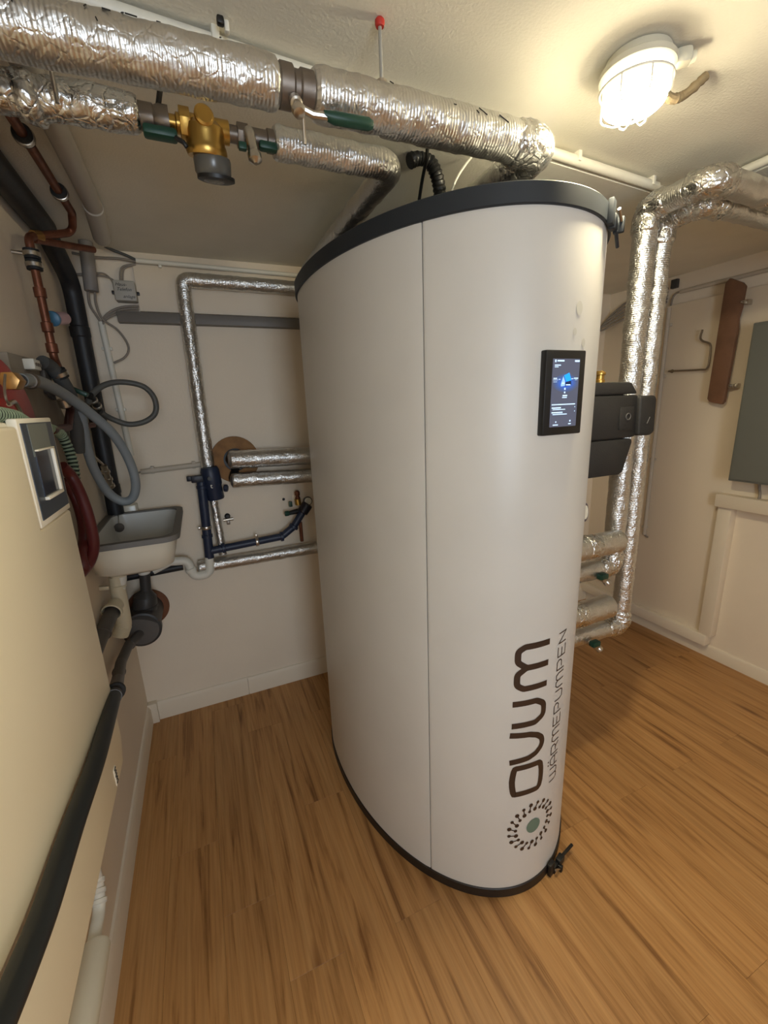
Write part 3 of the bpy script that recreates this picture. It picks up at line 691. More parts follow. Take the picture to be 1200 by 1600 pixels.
# ================================================================== RIGHT FOIL PIPES, PUMP, STUBS
pa = thing('insulated_pipe', 'upright foil wrapped pipe running through the black pump', 'pipe', (1.725, -1.05, 0.8))
foil_tube(fillet([(1.36, -1.03, .835), (1.725, -1.05, .84), (1.725, -1.05, 2.0), (1.725, -1.235, 2.0), (2.86, -1.235, 1.985)], .042), .034, 'insulation', pa, endr=.9)
for pts in ([(1.725, -1.05, 1.93), (1.725, -1.05, 2.0), (1.725, -1.12, 2.0)], [(1.725, -1.17, 2.0), (1.725, -1.235, 2.0), (1.79, -1.235, 1.998)], [(1.66, -1.046, .84), (1.725, -1.05, .84), (1.725, -1.05, .90)]):
    foil_tube(fillet(pts, .042), .0375, 'foil_tape', pa, FOIL_PLAIN, crinkle=.007, endr=.85)
foil_tube([(1.95, -1.235, 1.997), (2.06, -1.235, 1.996)], .037, 'foil_tape', pa, FOIL_PLAIN, crinkle=.007, endr=.85)
pb = thing('insulated_pipe', 'upright foil wrapped pipe beside the pump pipe, the longer of the two', 'pipe', (1.817, -1.04, 0.55))
foil_tube(fillet([(1.36, -1.02, .565), (1.817, -1.04, .57), (1.817, -1.04, 1.985), (1.817, -1.165, 1.985), (2.86, -1.165, 1.975)], .042), .032, 'insulation', pb, endr=.9)
for pts in ([(1.817, -1.04, 1.91), (1.817, -1.04, 1.985), (1.817, -1.165, 1.985), (1.90, -1.165, 1.985)], [(1.74, -1.036, .57), (1.817, -1.04, .57), (1.817, -1.04, .64)]):
    foil_tube(fillet(pts, .042), .037, 'foil_tape', pb, FOIL_PLAIN, crinkle=.008, endr=.8)
def small_tap(p, parent):
    b_ = MB().tube([p, p + V((0, -.045, -.004))], .011, 14).build('tap', NICKEL, parent)
    MB().box(p + V((-.004, -.036, .008)), (.036, .024, .02)).build('tap_handle', GREEN, b_, bevel=.004)
    MB().lathe([(.011, 0), (.013, .004), (.013, .014), (.010, .017)], p + V((.012, -.036, -.012)), (.5, -.4, -.7), 16).build('tap_cap', NICKEL, b_)
small_tap(V((BY(935, 897, -1.07).x, -1.055, .825)), pa)
small_tap(V((BY(925, 1002, -1.07).x, -1.05, .555)), pb)
for (zc_, xe, yy, rr, lb) in ((.965, 1.675, -1.11, .040, 'upper capped foil stub on the tank side, under the pump'), (.700, 1.70, -1.08, .043, 'lower capped foil stub on the tank side, near the floor')):
    s_ = thing('insulated_stub', lb, 'pipe', (1.55, yy, zc_ - rr))
    foil_tube([(1.33, yy, zc_), (xe, yy, zc_)], rr, 'insulation', s_, FOIL, endr=.55, crinkle=.0035)
    foil_tube([(1.50, yy, zc_), (1.56, yy, zc_)], rr * 1.05, 'foil_tape', s_, FOIL_PLAIN, endr=.9, crinkle=.005)
gq = BY(906, 800, -1.12)
g_ = thing('gauge', 'small round gauge peeking out behind the tank above the foil stub', 'gauge', gq)
MB().lathe([(.028, 0), (.030, .003), (.030, .016), (.026, .017)], gq, (.35, -.9, .1), 28).build('casing', mat('gauge_rim', (70, 56, 78), 0.3), g_)
MB().lathe([(.022, .0172), (.022, .0178)], gq, (.35, -.9, .1), 28).build('dial', WPLAST, g_)
MB().tube([gq + V((0, .01, -.02)), gq + V((0, .01, -.10))], .007, 10).build('stem', BRASS, g_)
# pump with moulded black foam shell, on the pump pipe
pm = thing('circulation_pump', 'black foam cased circulation pump beside the tank', 'pump', (1.66, -1.05, 1.15))
zt, zb = 1.498, 1.180
def pp(px, py, y=-1.115): return BY(px, py, y)
yF, yBk = -1.125, -0.965
def outline(pts): return [V((p[0], yF, p[1])) for p in pts]
def pq_(pts): return [V((BY(820 + u / 5.4545, 530 + v / 5.4545, yF).x, yF, BY(820 + u / 5.4545, 530 + v / 5.4545, yF).z)) for u, v in pts]
def pump_part(pts, name, grow=0.0):
    P = pq_(pts); P = P + [V((1.43, yF, P[-1].z)), V((1.43, yF, P[0].z))]
    return MB().prism(P, (0, yBk - yF, 0)).build(name, EPP, pm, bevel=.006)
pump_part([(760, 366), (918, 366), (968, 462), (760, 474)], 'shell_top')
pump_part([(760, 480), (966, 472), (972, 500), (945, 826), (910, 838), (760, 850)], 'shell_middle')
pump_part([(760, 858), (912, 846), (918, 872), (838, 1128), (802, 1158), (760, 1160)], 'shell_bottom')
MB().bb((1.44, yF + .012, pq_([(760, 1120)])[0].z), (pq_([(860, 600)])[0].x, yBk - .012, pq_([(760, 400)])[0].z)).build('gap_block', BLACK, pm)  # dark block added inside so no light shows through the shell gaps
hp_ = pq_([(960, 486), (1088, 478), (1100, 510), (1076, 790), (1040, 818), (940, 822)])
hd = MB().prism([p + V((0, -.012, 0)) for p in hp_], (0, .14, 0)).build('motor_cover', EPP, pm, bevel=.008, bseg=3)
cpz = pq_([(870, 660)])[0]; mkz = pq_([(1020, 690)])[0]
MB().bb((cpz.x - .034, yF - .004, cpz.z - .040), (cpz.x + .026, yF + .004, cpz.z + .030)).build('cover_plate', EPP, pm, bevel=.002)
MB().tube([V((cpz.x + .010 * math.cos(a * math.pi / 10), yF - .005, cpz.z + .010 * math.sin(a * math.pi / 10))) for a in range(20)], .0016, 6, closed=True).build('embossed_mark', mat('emboss', (86, 84, 84), .5), pm)
MB().tube([(mkz.x - .005, yF - .0135, mkz.z - .010), (mkz.x + .005, yF - .0135, mkz.z + .010)], .0016, 6).build('embossed_mark', MATS['emboss'], pm)
av = MB().lathe([(.016, 0), (.016, .012), (.013, .014), (.013, .026), (.017, .028), (.017, .034), (.010, .040)], V((BY(937, 592, -1.05).x, -1.05, BY(937, 600, -1.05).z)), (0, 0, 1), 18).build('air_vent', BRASS, pm)

# ================================================================== RIGHT WALL THINGS
cbx = thing('wall_cabinet', 'flat grey metal cabinet on the white wall, cut by the picture edge', 'cabinet', (2.80, -1.1, 1.02))
MB().bb((2.752, -1.45, 1.026), (2.848, -0.853, 1.748)).build('box', GREYCAB, cbx, bevel=.004)
MB().bb((2.744, -1.44, 1.036), (2.752, -0.862, 1.738)).build('door', GREYCAB, cbx, bevel=.002)
for i, (yy, lb) in enumerate(((-.945, 'pale cable between the grey cabinet and the ledge, farther from the picture edge'), (-1.0, 'dark cable between the grey cabinet and the ledge, at the picture edge'))):
    tag(MB().tube(spline([(2.83, yy, 1.04), (2.832, yy - .004, 1.0), (2.83, yy - .012, .97), (2.83, yy - .012, .942)]), .006, 8).build('cable', CABLE if i == 0 else BLACK), lb, 'cable')
tl, tr, bl_, br_ = BX(1135, 436, 2.80), BX(1166, 440, 2.80), BX(1105, 627, 2.80), BX(1131, 632, 2.80)
wb = thing('wooden_board', 'narrow brown wooden board fixed upright on the white wall', 'board', bl_)
ol = [bl_ + V((0, 0, .012)), bl_ + V((0, -.010, -.002)), br_ + V((0, .010, 0)), br_ + V((0, 0, .014)), br_.lerp(tr, .62), br_.lerp(tr, .72) + V((0, .006, 0)), br_.lerp(tr, .80), tr + V((0, 0, -.018)), tr + V((0, .014, 0)), tl + V((0, -.016, 0)), tl + V((0, 0, -.02))]
MB().prism([V((2.795, p.y, p.z)) for p in ol], (.022, 0, 0)).build('board', WOODB, wb, bevel=.003)
for px, py in ((1160, 472), (1142, 603)):
    q = BX(px, py, 2.80)
    bk = MB().box((2.812, q.y, q.z), (.03, .022, .016)).box((2.83, q.y - .012, q.z), (.03, .012, .022)).build('bracket', NICKEL, wb, bevel=.002)
    MB().lathe([(.0055, 0), (.0055, .006), (.003, .008)], (2.795, q.y, q.z), (-1, 0, 0), 12).build('screw', STEEL, bk)
hk = thing('wire_hook', 'bent wire hook on the white panel beside the brown board', 'hook', (2.835, -.45, 1.57))
pts = [(2.848, -.447, 1.574), (2.825, -.452, 1.574), (2.82, -.60, 1.568), (2.82, -.645, 1.575), (2.82, -.648, 1.655), (2.82, -.64, 1.690), (2.82, -.605, 1.708), (2.82, -.590, 1.728), (2.82, -.596, 1.765)]
MB().tube(spline(pts, 6), .0048, 8).build('rod', mat('old_wire', (122, 106, 86), 0.5, 0.4), hk)
MB().lathe([(.010, 0), (.008, .008), (.0055, .010)], (2.848, -.447, 1.574), (-1, 0, 0), 12).build('plate', MATS['old_wire'], hk)
cr_ = thing('conduit', 'grey conduit high on the white wall behind the brown board', 'conduit', (2.86, -1.2, 1.975))
MB().tube([(2.862, -.43, 1.983), (2.862, -2.4, 1.983)], .010, 12).build('tube', PAINTC, cr_)
MB().tube(spline([(2.862, -.43, 1.983), (2.861, -.405, 1.978), (2.860, -.392, 1.955), (2.855, -.39, 1.91)]), .005, 8).build('cable', CABLE, cr_)
cr2 = thing('conduit', 'upright grey conduit on the white panel behind the foil pipes', 'conduit', (2.84, -.40, .60))
MB().tube([(2.838, -.395, 1.91), (2.838, -.405, .612)], .0105, 12).build('tube', PAINTC, cr2)
for z in (.66, 1.08, 1.55, 1.82): MB().box((2.842, -.40, z), (.014, .034, .014)).build('clip', PAINTC, cr2, bevel=.002)
MB().tube([(2.838, -.405, .63), (2.838, -.412, .607), (2.838, -.428, .600)], .006, 8).build('cable_end', CABLE, cr2)
tag(MB().box((2.862, -.395, 2.030), (.022, .034, .045)).build('junction_block', mat('dark_block', (58, 58, 58), .5), None, bevel=.003), 'small dark grey block under the ceiling beside the foil pipes', 'junction box')
# cable bundle in the far corner
for i in range(5):
    a = .017 * i
    pts = [(2.862, -.36, 2.015 - a), (2.85, -.16 - a, 2.005 - a), (2.84 - a, -.06, 1.96 - a * 1.5), (2.80 - a, -.02, 1.90 - a), (2.73 - a, -.006, 1.82 - 2.2 * a)]
    tag(MB().tube(spline(pts), .0065, 8).build('cable', CABLE), ('topmost', 'second', 'middle', 'fourth', 'lowest')[i] + ' grey cable of the five bending into the far corner behind the tank', 'cable', 'cables in the far corner')

# ================================================================== BACK WALL
c = thing('conduit', 'thin white conduit under the ceiling on the back wall', 'conduit', (.5, 0, 2.01))
MB().tube([(.248, -.012, 2.034), (2.5, -.012, 2.010)], .009, 12).build('tube', WPLAST, c)
for xx in (.33, .9): MB().box((xx, -.008, 2.032 - .011 * xx), (.012, .014, .026)).build('clip', WPLAST, c, bevel=.002)
tag(MB().bb((.152, -.028, 1.806), (2.4, YB, 1.846)).build('cable_trunking', mat('grey_trunking', (112, 106, 98), .5), None, bevel=.002), 'long dark grey cable trunking on the back wall', 'trunking')
# slim foil pipe down the back wall with blue backflow valve
yw = -.034
pf = thing('insulated_pipe', 'slim foil pipe running down the back wall into the blue valve', 'pipe', (.41, yw, .76))
foil_tube(fillet([(2.2, yw, 1.96), (.405, yw, 1.972), (.402, yw, 1.21)], .03), .0285, 'insulation', pf, endr=.9, crinkle=.003)
foil_tube([(.405, yw, 1.085), (.415, yw, .80)], .019, 'insulation', pf, endr=.9, crinkle=.003)
foil_tube([(.300, yw, .756), (2.0, yw, .758)], .030, 'insulation', pf, endr=.85, crinkle=.003)
bv = thing('backflow_valve', 'dark blue plastic valve on the slim foil pipe', 'valve', (.41, -.05, 1.065))
v0, v1 = V((.406, -.05, 1.212)), V((.418, -.05, 1.068))
MB().lathe([(.034, 0), (.037, .006), (.036, .06), (.040, .07), (.040, .13), (.034, .146)], v1, v0 - v1, 24).build('body', BLUE, bv)
MB().lathe([(.012, 0), (.017, .004), (.017, .016), (.010, .020)], (.455, -.055, 1.115), (1, -.2, -.1), 8).build('knob', BLUE, bv)
MB().lathe([(.011, 0), (.009, .003)], (.402, -.087, 1.168), (0, -1, 0), 14).build('port', BLACK, bv)
text_mesh('t', .03, Matrix.Translation((.405, -.0905, 1.135)) @ Matrix.Rotation(math.radians(90), 4, 'X'), WPLAST, 'mark', bv)
tn = MB().box((.352, -.055, 1.168), (.05, .03, .03)).box((.325, -.055, 1.172), (.03, .022, .022)).build('tundish', mat('navy', (20, 22, 34), .45), bv, bevel=.003)
# blue drain
dr = thing('drain_pipe', 'dark blue drain pipe bent along the back wall below the valve', 'pipe', (.5, -.055, .80))
yd = -.058
MB().tube([(.366, yd, 1.155), (.362, yd, 1.0), (.355, yd, .80)], .020, 18).build('upright', BLUE, dr)
MB().tube(fillet([(.356, yd, .832), (.69, yd, .849), (.752, yd, .890), (.808, yd, .965)], .035), .0175, 18).build('branch', BLUE, dr)
for p, ax in (((.366, yd, 1.13), (0, 0, 1)), ((.3585, yd, .905), (0, 0, 1)), ((.420, yd, .836), (1, 0, .05)), ((.69, yd, .849), (1, 0, .05)), ((.752, yd, .89), (.6, 0, .75))):
    MB().lathe([(.0195, -.008), (.0235, -.006), (.0235, .006), (.0195, .008)], p, ax, 20).build('socket_ring', BLUE, dr)
MB().lathe([(.024, -.03), (.027, -.026), (.027, .018), (.02, .022)], (.818, yd, .978), (.6, 0, .75), 18).build('funnel', mat('navy', (20, 22, 34), .45), dr)
for p, ax in (((.360, yd, .945), (0, 0, 1)), ((.572, yd, .843), (1, 0, .05))):
    k = MB().lathe([(.0225, -.007), (.0235, -.005), (.0235, .005), (.0225, .007)], p, ax, 20).build('pipe_clamp', NICKEL, dr)
    MB().box(V(p) + (V((-.03, 0, 0)) if ax[2] == 1 else V((0, 0, .03))), (.012, .010, .012)).build('clamp_screw', NICKEL, k, bevel=.002)
sf = thing('drain_trap', 'white plastic siphon trap under the blue drain pipe', 'pipe', (.27, -.06, .70))
MB().tube(fillet([(.354, yd, .805), (.348, yd, .722), (.278, yd, .722), (.262, yd, .805), (.19, yd, .812), (.12, yd - .01, .788)], .034), .0195, 18).build('bend', WPLAST, sf)
MB().lathe([(.0195, -.01), (.0235, -.008), (.0235, .008), (.0195, .01)], (.270, yd, .758), (-.2, 0, 1), 20).build('socket_ring', WPLAST, sf)
# plywood collar and the two foil pipes
tag(MB().lathe([(.052, .020), (.052, -.002), (.106, -.002), (.106, .020)], (.524, YB - .02, 1.233), (0, 1, 0), 40).build('plywood_collar', WOODR), 'round plywood collar on the back wall behind the two foil pipes', 'wooden ring')
MB0 = tag(MB().lathe([(.0515, .0), (.0515, -.006)], (.524, YB - .003, 1.233), (0, 1, 0), 30).build('dark_hole_disc', BLACK), 'black disc for the dark hole in the plywood collar', 'plug')  # black disc stands in for the shade inside the collar's hole
for (z, rr, lb) in ((1.237, .041, 'upper of the two level foil pipes leaving the plywood collar'), (1.142, .034, 'lower of the two level foil pipes leaving the plywood collar')):
    p_ = thing('insulated_pipe', lb, 'pipe', (.6, -.06, z - rr))
    foil_tube([(.488, -.062, z + .004), (.62, -.062, z), (1.2, -.062, z - .018)], rr, 'insulation', p_, endr=.5, crinkle=.003)
    MB().tube(fillet([(.52, YB, z if z > 1.2 else 1.19), (.50, -.03, z), (.53, -.062, z)], .03), rr * .62, 16).build('pipe_end', BLACK, p_)
q = BY(356, 810, -.01)
st = thing('stop_valve', 'small dark stop valve on the back wall beside the slim foil pipe', 'valve', (q.x, 0, q.z))
MB().lathe([(.010, 0), (.013, .004), (.013, .012), (.008, .016)], (q.x, YB, q.z + .008), (0, -1, 0), 12).build('body', BLACK, st)
MB().tube([(q.x - .02, -.006, q.z - .008), (q.x + .024, -.006, q.z - .006)], .0075, 10).build('union', NICKEL, st)
MB().box((q.x, -.012, q.z - .02), (.014, .014, .018)).build('tail', STEEL, st, bevel=.002)
# copper safety group at the tank side
sg = thing('safety_valve', 'small copper safety valve group half hidden behind the tank', 'valve', (.79, -.03, .80))
MB().tube([(.790, -.03, .99), (.788, -.03, 1.02)], .015, 14).build('body', BRASS, sg)
MB().lathe([(.010, 0), (.013, .006), (.009, .016), (.013, .022), (.013, .036), (.007, .044)], (.789, -.03, 1.018), (0, 0, 1), 12).build('upper_fitting', COPPER, sg)
MB().tube([(.792, -.03, .80), (.792, -.03, .90)], .0085, 12).build('copper_tail', COPPER, sg)
hb = MB().tube([(.785, -.045, .962), (.735, -.05, .958)], [.013, .010], 14).build('handle_stem', BLACK, sg)
MB().lathe([(.011, 0), (.013, .004), (.013, .018), (.010, .021)], (.737, -.05, .958), (-1, 0, 0), 12).build('handle', GREEN, hb)
MB().box((.752, -.03, .998), (.016, .016, .026)).build('key', GREEN, sg, bevel=.002)
MB().lathe([(.020, 0), (.022, .003), (.022, .014), (.019, .015)], (.835, -.035, 1.006), (0, -1, 0), 22).build('gauge', BLACK, sg)
MB().lathe([(.018, .0152), (.018, .016)], (.835, -.035, 1.006), (0, -1, 0), 22).build('dial', WPLAST, sg)
q = BY(443, 780, YB); tag(MB().lathe([(.006, 0), (.007, .003), (.004, .006)], (q.x, YB, q.z), (0, -1, 0), 10).build('wall_plug', BLACK), 'small black hole plug in the back wall beside the copper valve', 'plug')
c = thing('conduit', 'short level grey conduit on the back wall above the sink', 'conduit', (.24, 0, 1.20))
MB().tube([(.135, -.002, 1.213), (.375, -.002, 1.224)], .0115, 14).build('tube', PAINTC, c)
for xx in (.18, .345): MB().box((xx, .002, 1.215 + (xx - .135) * .045), (.014, .02, .032)).build('clip', PAINTC, c, bevel=.002)
MB().tube([(.137, -.002, 1.213), (.118, -.004, 1.209)], .004, 8).build('cable_end', CABLE, c)
tag(MB().tube([(-.01, -.006, .755), (.236, -.006, .763)], .0175, 16).build('iron_pipe', TARP), 'black tarred pipe along the back wall under the sink', 'pipe')
# junction box with handwriting
jb = thing('junction_box', 'grey junction box with handwriting on the back wall', 'junction box', (.195, 0, 1.88))
MB().bb((.157, -.036, 1.882), (.232, YB, 1.955)).build('box', mat('jbox_grey', (176, 170, 158), .5), jb, bevel=.006)
for i, (tx, dz, dx) in enumerate((('Haus-', .022, -.012), ('Telefon', .005, -.004), ('anlage', -.020, .010))):
    text_mesh(tx, .0165, Matrix.Translation((.196 + dx, -.0365, 1.917 + dz)) @ Matrix.Rotation(math.radians(90), 4, 'X'), BLACK, 'handwriting', jb, shear=.35)
for sx_ in (.152, .237): MB().box((sx_, -.01, 1.915), (.010, .012, .012)).build('cable_gland', BLACK, jb, bevel=.002)
# cables round the box
def cab(pts, label, r=.0038, m_=CABLE, group=None): return tag(MB().tube(spline(pts), r, 8).build('cable', m_), label, 'cable', group)
cab([BY(148, 375, -.02), BY(170, 388, -.012), BY(195, 398, -.008), BY(214, 407, -.008)], 'dark cable sagging from the grey tube to the white conduit', .0055, HOSED)
cab([BY(112, 395, -.01), BY(150, 402, -.006), BY(185, 404, -.006), BY(213, 409, -.008)], 'grey cable running level under the ceiling into the white conduit', .005)
for i in range(2):
    cab([BY(188 + 3.5 * i, 442, -.012), BY(188 + 4 * i, 425, -.008), BY(193 + 3.5 * i, 416 + 2 * i, -.006), BY(212, 412 + i, -.01)], ('left', 'right')[i] + ' one of two grey cables rising from the junction box to the white conduit', .0034, CABLE, 'cables above the junction box')
    cab([BY(110, 428 + i, -.012), BY(135, 428 + 2 * i, -.010), BY(160, 427 + 4 * i, -.008), BY(172 + 4 * i, 435 + 2 * i, -.010), BY(178 + 4 * i, 444, -.012)], ('upper', 'lower')[1 - i] + ' one of two grey cables curving from the left into the junction box top', .0034, CABLE, 'cables left of the junction box')
for i in range(3):
    cab([BY(217, 478 + 4 * i, -.012), BY(195, 479 + 4 * i, -.014), BY(178, 484 + 4 * i, -.014), BY(164, 494 + 3 * i, -.012), BY(160, 504 + 2 * i, -.008)], ('topmost', 'middle', 'lowest')[i] + ' of three grey cables looping under the junction box', .004, CABLE, 'cables under the junction box')
cab([BY(148, 450, -.05), BY(150, 475, -.04), BY(160, 498, -.03), BY(183, 515, -.02), BY(197, 533, -.018), BY(201, 547, -.018), BY(194, 559, -.018), BY(178, 567, -.018)], 'long grey cable hanging in a curve with a bare end below the junction box', .0042)
cab([BY(137, 450, -.05), BY(140, 475, -.03), BY(150, 492, -.015), BY(158, 504, -.006)], 'grey cable leaving the open end of the upright grey tube', .0045)
vc = thing('conduit', 'white upright conduit on the back wall beside the black pipe', 'conduit', (.1, 0, 1.22))
MB().tube([BY(158, 503, -.002), BY(205, 712, -.002)], .0115, 14).build('tube', WPLAST, vc)
for py in (545, 640): 
    q = BY(158 + (py - 503) * .225, py, .002); MB().box((q.x, .003, q.z), (.036, .016, .012)).build('clip', WPLAST, vc, bevel=.002)

# ================================================================== LEFT CORNER CLUTTER
# tarred pipe: along the wall under the ceiling, then down the corner
tp_ = thing('iron_pipe', 'black tarred pipe coming down the corner behind the grey hoses', 'pipe', (.03, -.06, 1.05))
MB().tube(fillet([(.024, -2.2, 2.028), (.026, -.30, 2.028), (.028, -.06, 1.93), (.026, -.06, 1.055)], .09), [.034] * 1 + [.034] * 6 + [.030] * 11, 20).build('pipe', TARP, tp_)
for z in (1.76, 1.16): MB().lathe([(.030, -.02), (.033, -.016), (.033, .016), (.030, .02)], (.0265, -.06, z), (0, 0, 1), 20).build('socket', TARP, tp_)
gt = thing('plastic_tube', 'grey plastic tube under the ceiling bending down the back wall', 'pipe', (.09, -.06, 1.90))
MB().tube(fillet([(.195, -1.4, 2.043), (.19, -.44, 2.043)], .03), .024, 18).build('ceiling_tube', GREYL, gt)
MB().tube(fillet([(.19, -.46, 2.040), (.172, -.24, 2.030)], .05), .026, 18).build('sleeve', mat('pale_sleeve', (176, 170, 160), .5), gt)
MB().tube([(.098, -.062, 2.068), (.088, -.062, 1.903)], .023, 18).build('drop_tube', mat('mid_grey_pvc', (134, 128, 122), .5), gt)
# copper pipes
cp = thing('copper_pipe', 'copper pipe under the ceiling turning down the left wall', 'pipe', (.03, -.5, 1.5))
CR = .0105
MB().tube(fillet([(.118, -1.3, 2.035), (.126, -.80, 2.034), (.128, -.42, 2.032), (.112, -.355, 2.000), (.036, -.47, 1.945), (.032, -.52, 1.925), (.030, -.512, 1.62), (.028, -.44, 1.55)], .03), CR, 14).build('run', COPPER, cp)
MB().tube([(.035, -.475, 1.935), (.085, -.375, 1.958), (.145, -.262, 1.985)], CR * .95, 14).build('branch', COPPER, cp)
for (z, dy) in ((1.79, 0), (1.70, 0), (1.645, 0)): MB().lathe([(CR, -.014), (.0145, -.012), (.0145, .012), (CR, .014)], (.0305, -.514, z), (0, 0, 1), 14).build('collar', COPPER, cp)
MB().lathe([(CR, -.014), (.015, -.012), (.015, .012), (CR, .014)], (.040, -.463, 1.947), (.6, .8, .3), 14).build('collar', mat('brass_tee', (176, 136, 84), .35, .9), cp)
def rubber_clamp(p, ax, r, parent, name='pipe_clamp'):
    k = MB().lathe([(r * 1.1, -.014), (r * 1.75, -.012), (r * 1.75, .012), (r * 1.1, .014)], p, ax, 18).build(name, RUBBER, parent)
    MB().lathe([(r * 1.78, -.006), (r * 1.95, -.005), (r * 1.95, .005), (r * 1.78, .006)], p, ax, 18).build('clamp_band', NICKEL, k)
rubber_clamp((.1255, -.80, 2.034), (0, 1, 0), CR, cp); rubber_clamp((.128, -.545, 2.033), (0, 1, 0), CR, cp)
rubber_clamp((.031, -.516, 1.885), (0, 0, 1), CR, cp); rubber_clamp((.031, -.516, 1.858), (0, 0, 1), CR, cp)
MB().tube([(.031, -.516, 1.885), (-.012, -.52, 1.887)], .005, 8).build('clamp_screw', NICKEL, cp)
# small meter
mtq = BY(80, 498, -.44); mte = BY(108, 497, -.30)
me_ = thing('water_meter', 'small blue and pink meter between the copper and the black pipe', 'meter', mtq)
ax = (mte - mtq); L = ax.length
MB().lathe([(.016, 0), (.0215, .003), (.0215, .013), (.018, .016)], mtq, ax, 22).build('collar', mat('meter_blue', (58, 110, 142), .4), me_)
MB().lathe([(.017, 0), (.0185, .004), (.0185, L * .62), (.012, L * .68)], mtq + ax * .09, ax, 22).build('body', mat('meter_pink', (198, 160, 164), .35), me_)
mid_ = mtq + ax * .30
MB().box(mid_ + V((-.004, -.016, .004)), (.018, .008, .022)).build('label', mat('meter_red', (150, 40, 52), .5), me_, bevel=.002)
# mounting board and terminal block
bd = thing('mounting_board', 'grey weathered board on the left wall behind the grey hoses', 'board', (.0, -.58, 1.1))
MB().prism([(XL, -.80, 1.60), (XL, -.585, 1.605), (XL, -.43, 1.44), (XL, -.42, 1.05), (XL, -.80, 1.05)], (.022, 0, 0)).build('plate', mat('grey_board', (150, 140, 126), .8, bump=.3, bscale=40, var=.15, vscale=14), bd, bevel=.002)
MB().prism([(XL + .022, -.595, 1.60), (XL + .022, -.545, 1.58), (XL + .022, -.54, 1.50), (XL + .022, -.60, 1.52)], (.012, 0, 0)).build('side_plate', GREYP, bd, bevel=.002)
tbq = BX(50, 570, .02)
tb_ = thing('terminal_block', 'small white terminal block on the grey board', 'terminal', tbq)
MB().box((.02, tbq.y, tbq.z), (.024, .05, .026)).build('block', WPLAST, tb_, bevel=.003)
for k in range(3): MB().lathe([(.004, 0), (.004, .003)], (.032, tbq.y - .015 + .015 * k, tbq.z), (1, 0, 0), 8).build('screw', STEEL, tb_)
# red vessel with brass nut
rv = thing('expansion_vessel', 'dark red pressure vessel at the left picture edge', 'vessel', (.04, -1.0, 1.30))
MB().lathe([(.02, .0), (.10, .004), (.128, .018), (.134, .034), (.134, .044), (.128, .060), (.10, .074), (.02, .078)], (-.012, -1.005, 1.44), (1, 0, 0), 40).build('shell', REDV, rv)
q = BX(20, 596, .085); nut = MB().hexnut(q + V((-.0, -.02, 0)), (.1, .95, 0), .017, .026).build('nut', mat('brass_tee', (176, 136, 84), .35, .9), rv, bevel=.001)
MB().tube(spline([BX(8, 585, .085), BX(7, 605, .085), BX(9, 622, .086), BX(14, 632, .086)]), .0022, 6).build('wire', STEEL, rv)
MB().tube(spline([BX(14, 632, .086), BX(22, 628, .086), BX(30, 640, .086), BX(34, 650, .086), BX(26, 646, .086)]), .004, 8).build('hook', NICKEL, rv)
# hoses (each with its own depth)
def hose(pts, r, label, m_, name='hose', n=10, seg=16):
    return tag(MB().tube(spline([BY(*p) for p in pts], n), r, seg).build(name, m_), label, 'hose')
hs = thing('hose', 'long pale grey hose arching from the brass nut down towards the sink', 'hose', BY(200, 783, -.36))
MB().tube(spline([BY(*p) for p in [(32, 594, -.90), (62, 597, -.76), (100, 616, -.62), (140, 645, -.52), (178, 680, -.45), (202, 720, -.40), (212, 755, -.38), (207, 778, -.37), (190, 783, -.37), (168, 768, -.38), (148, 735, -.41), (136, 700, -.44), (130, 668, -.47), (126, 640, -.50)]], 12), .0145, 18).build('tube', HOSE, hs)
q = BY(30, 594, -.91); q2 = BY(46, 595, -.84); MB().lathe([(.016, -.006), (.018, -.003), (.018, .012), (.016, .014)], q2, (q2 - q), 18).build('hose_clamp', STEEL, hs)
MB().tube([q, q2], .012, 14).build('fitting', BLACK, hs)
hose([(136, 632, -.36), (146, 614, -.34), (165, 601, -.32), (192, 597, -.30), (224, 604, -.29), (241, 622, -.28), (243, 644, -.28), (228, 658, -.28), (202, 663, -.29), (176, 655, -.30), (158, 645, -.32)], .0095, 'thin dark grey hose coiled in a loop on the back wall', HOSED)
fp = thing('foam_sleeve', 'thick grey foam pipe sleeve hanging behind the pale hose', 'pipe', BY(121, 706, -.47))
MB().tube(spline([BY(*p) for p in [(66, 566, -.60), (80, 574, -.57), (98, 597, -.54), (112, 625, -.51), (118, 655, -.49), (121, 685, -.48), (122, 706, -.47)]], 8), .0185, 18).build('sleeve', FOAMG, fp)
rubber_clamp(BY(92, 584, -.55), (.2, .4, -.9), .012, fp)
lowq = thing('copper_pipe', 'short dark copper pipe ends beside the cream boiler top', 'pipe', BX(95, 672, .05))
MB().tube(fillet([BX(80, 672, .06), BX(106, 668, .06), BX(110, 640, .05), BX(96, 600, .04)], .02), .0105, 12).build('elbow_run', mat('dark_copper', (92, 52, 42), .45, .8), lowq)
MB().lathe([(.013, -.012), (.015, -.010), (.015, .010), (.013, .012)], BX(100, 630, .045), (.1, .3, -.9), 12).build('union', NICKEL, lowq)
MB().box(BX(104, 690, .06), (.012, .04, .018)).build('black_cap', BLACK, lowq, bevel=.003)
MB().tube([BY(118, 668, -.42), BY(146, 664, -.30)], .009, 12).build('cross_run', MATS['dark_copper'], lowq)
STRIPE = stripe_material('green_white_rib', (18, 40, 30), (132, 150, 128), .0105)
sh = [BX(-30, 644, .10), BX(0, 648, .10), BX(25, 653, .10), BX(46, 664, .09), BX(70, 668, .06), BX(92, 676, .06), BX(104, 695, .065), BX(113, 720, .07), BX(117, 745, .07), BX(116, 775, .06)]
pth = resample(spline(sh, 12), .002)
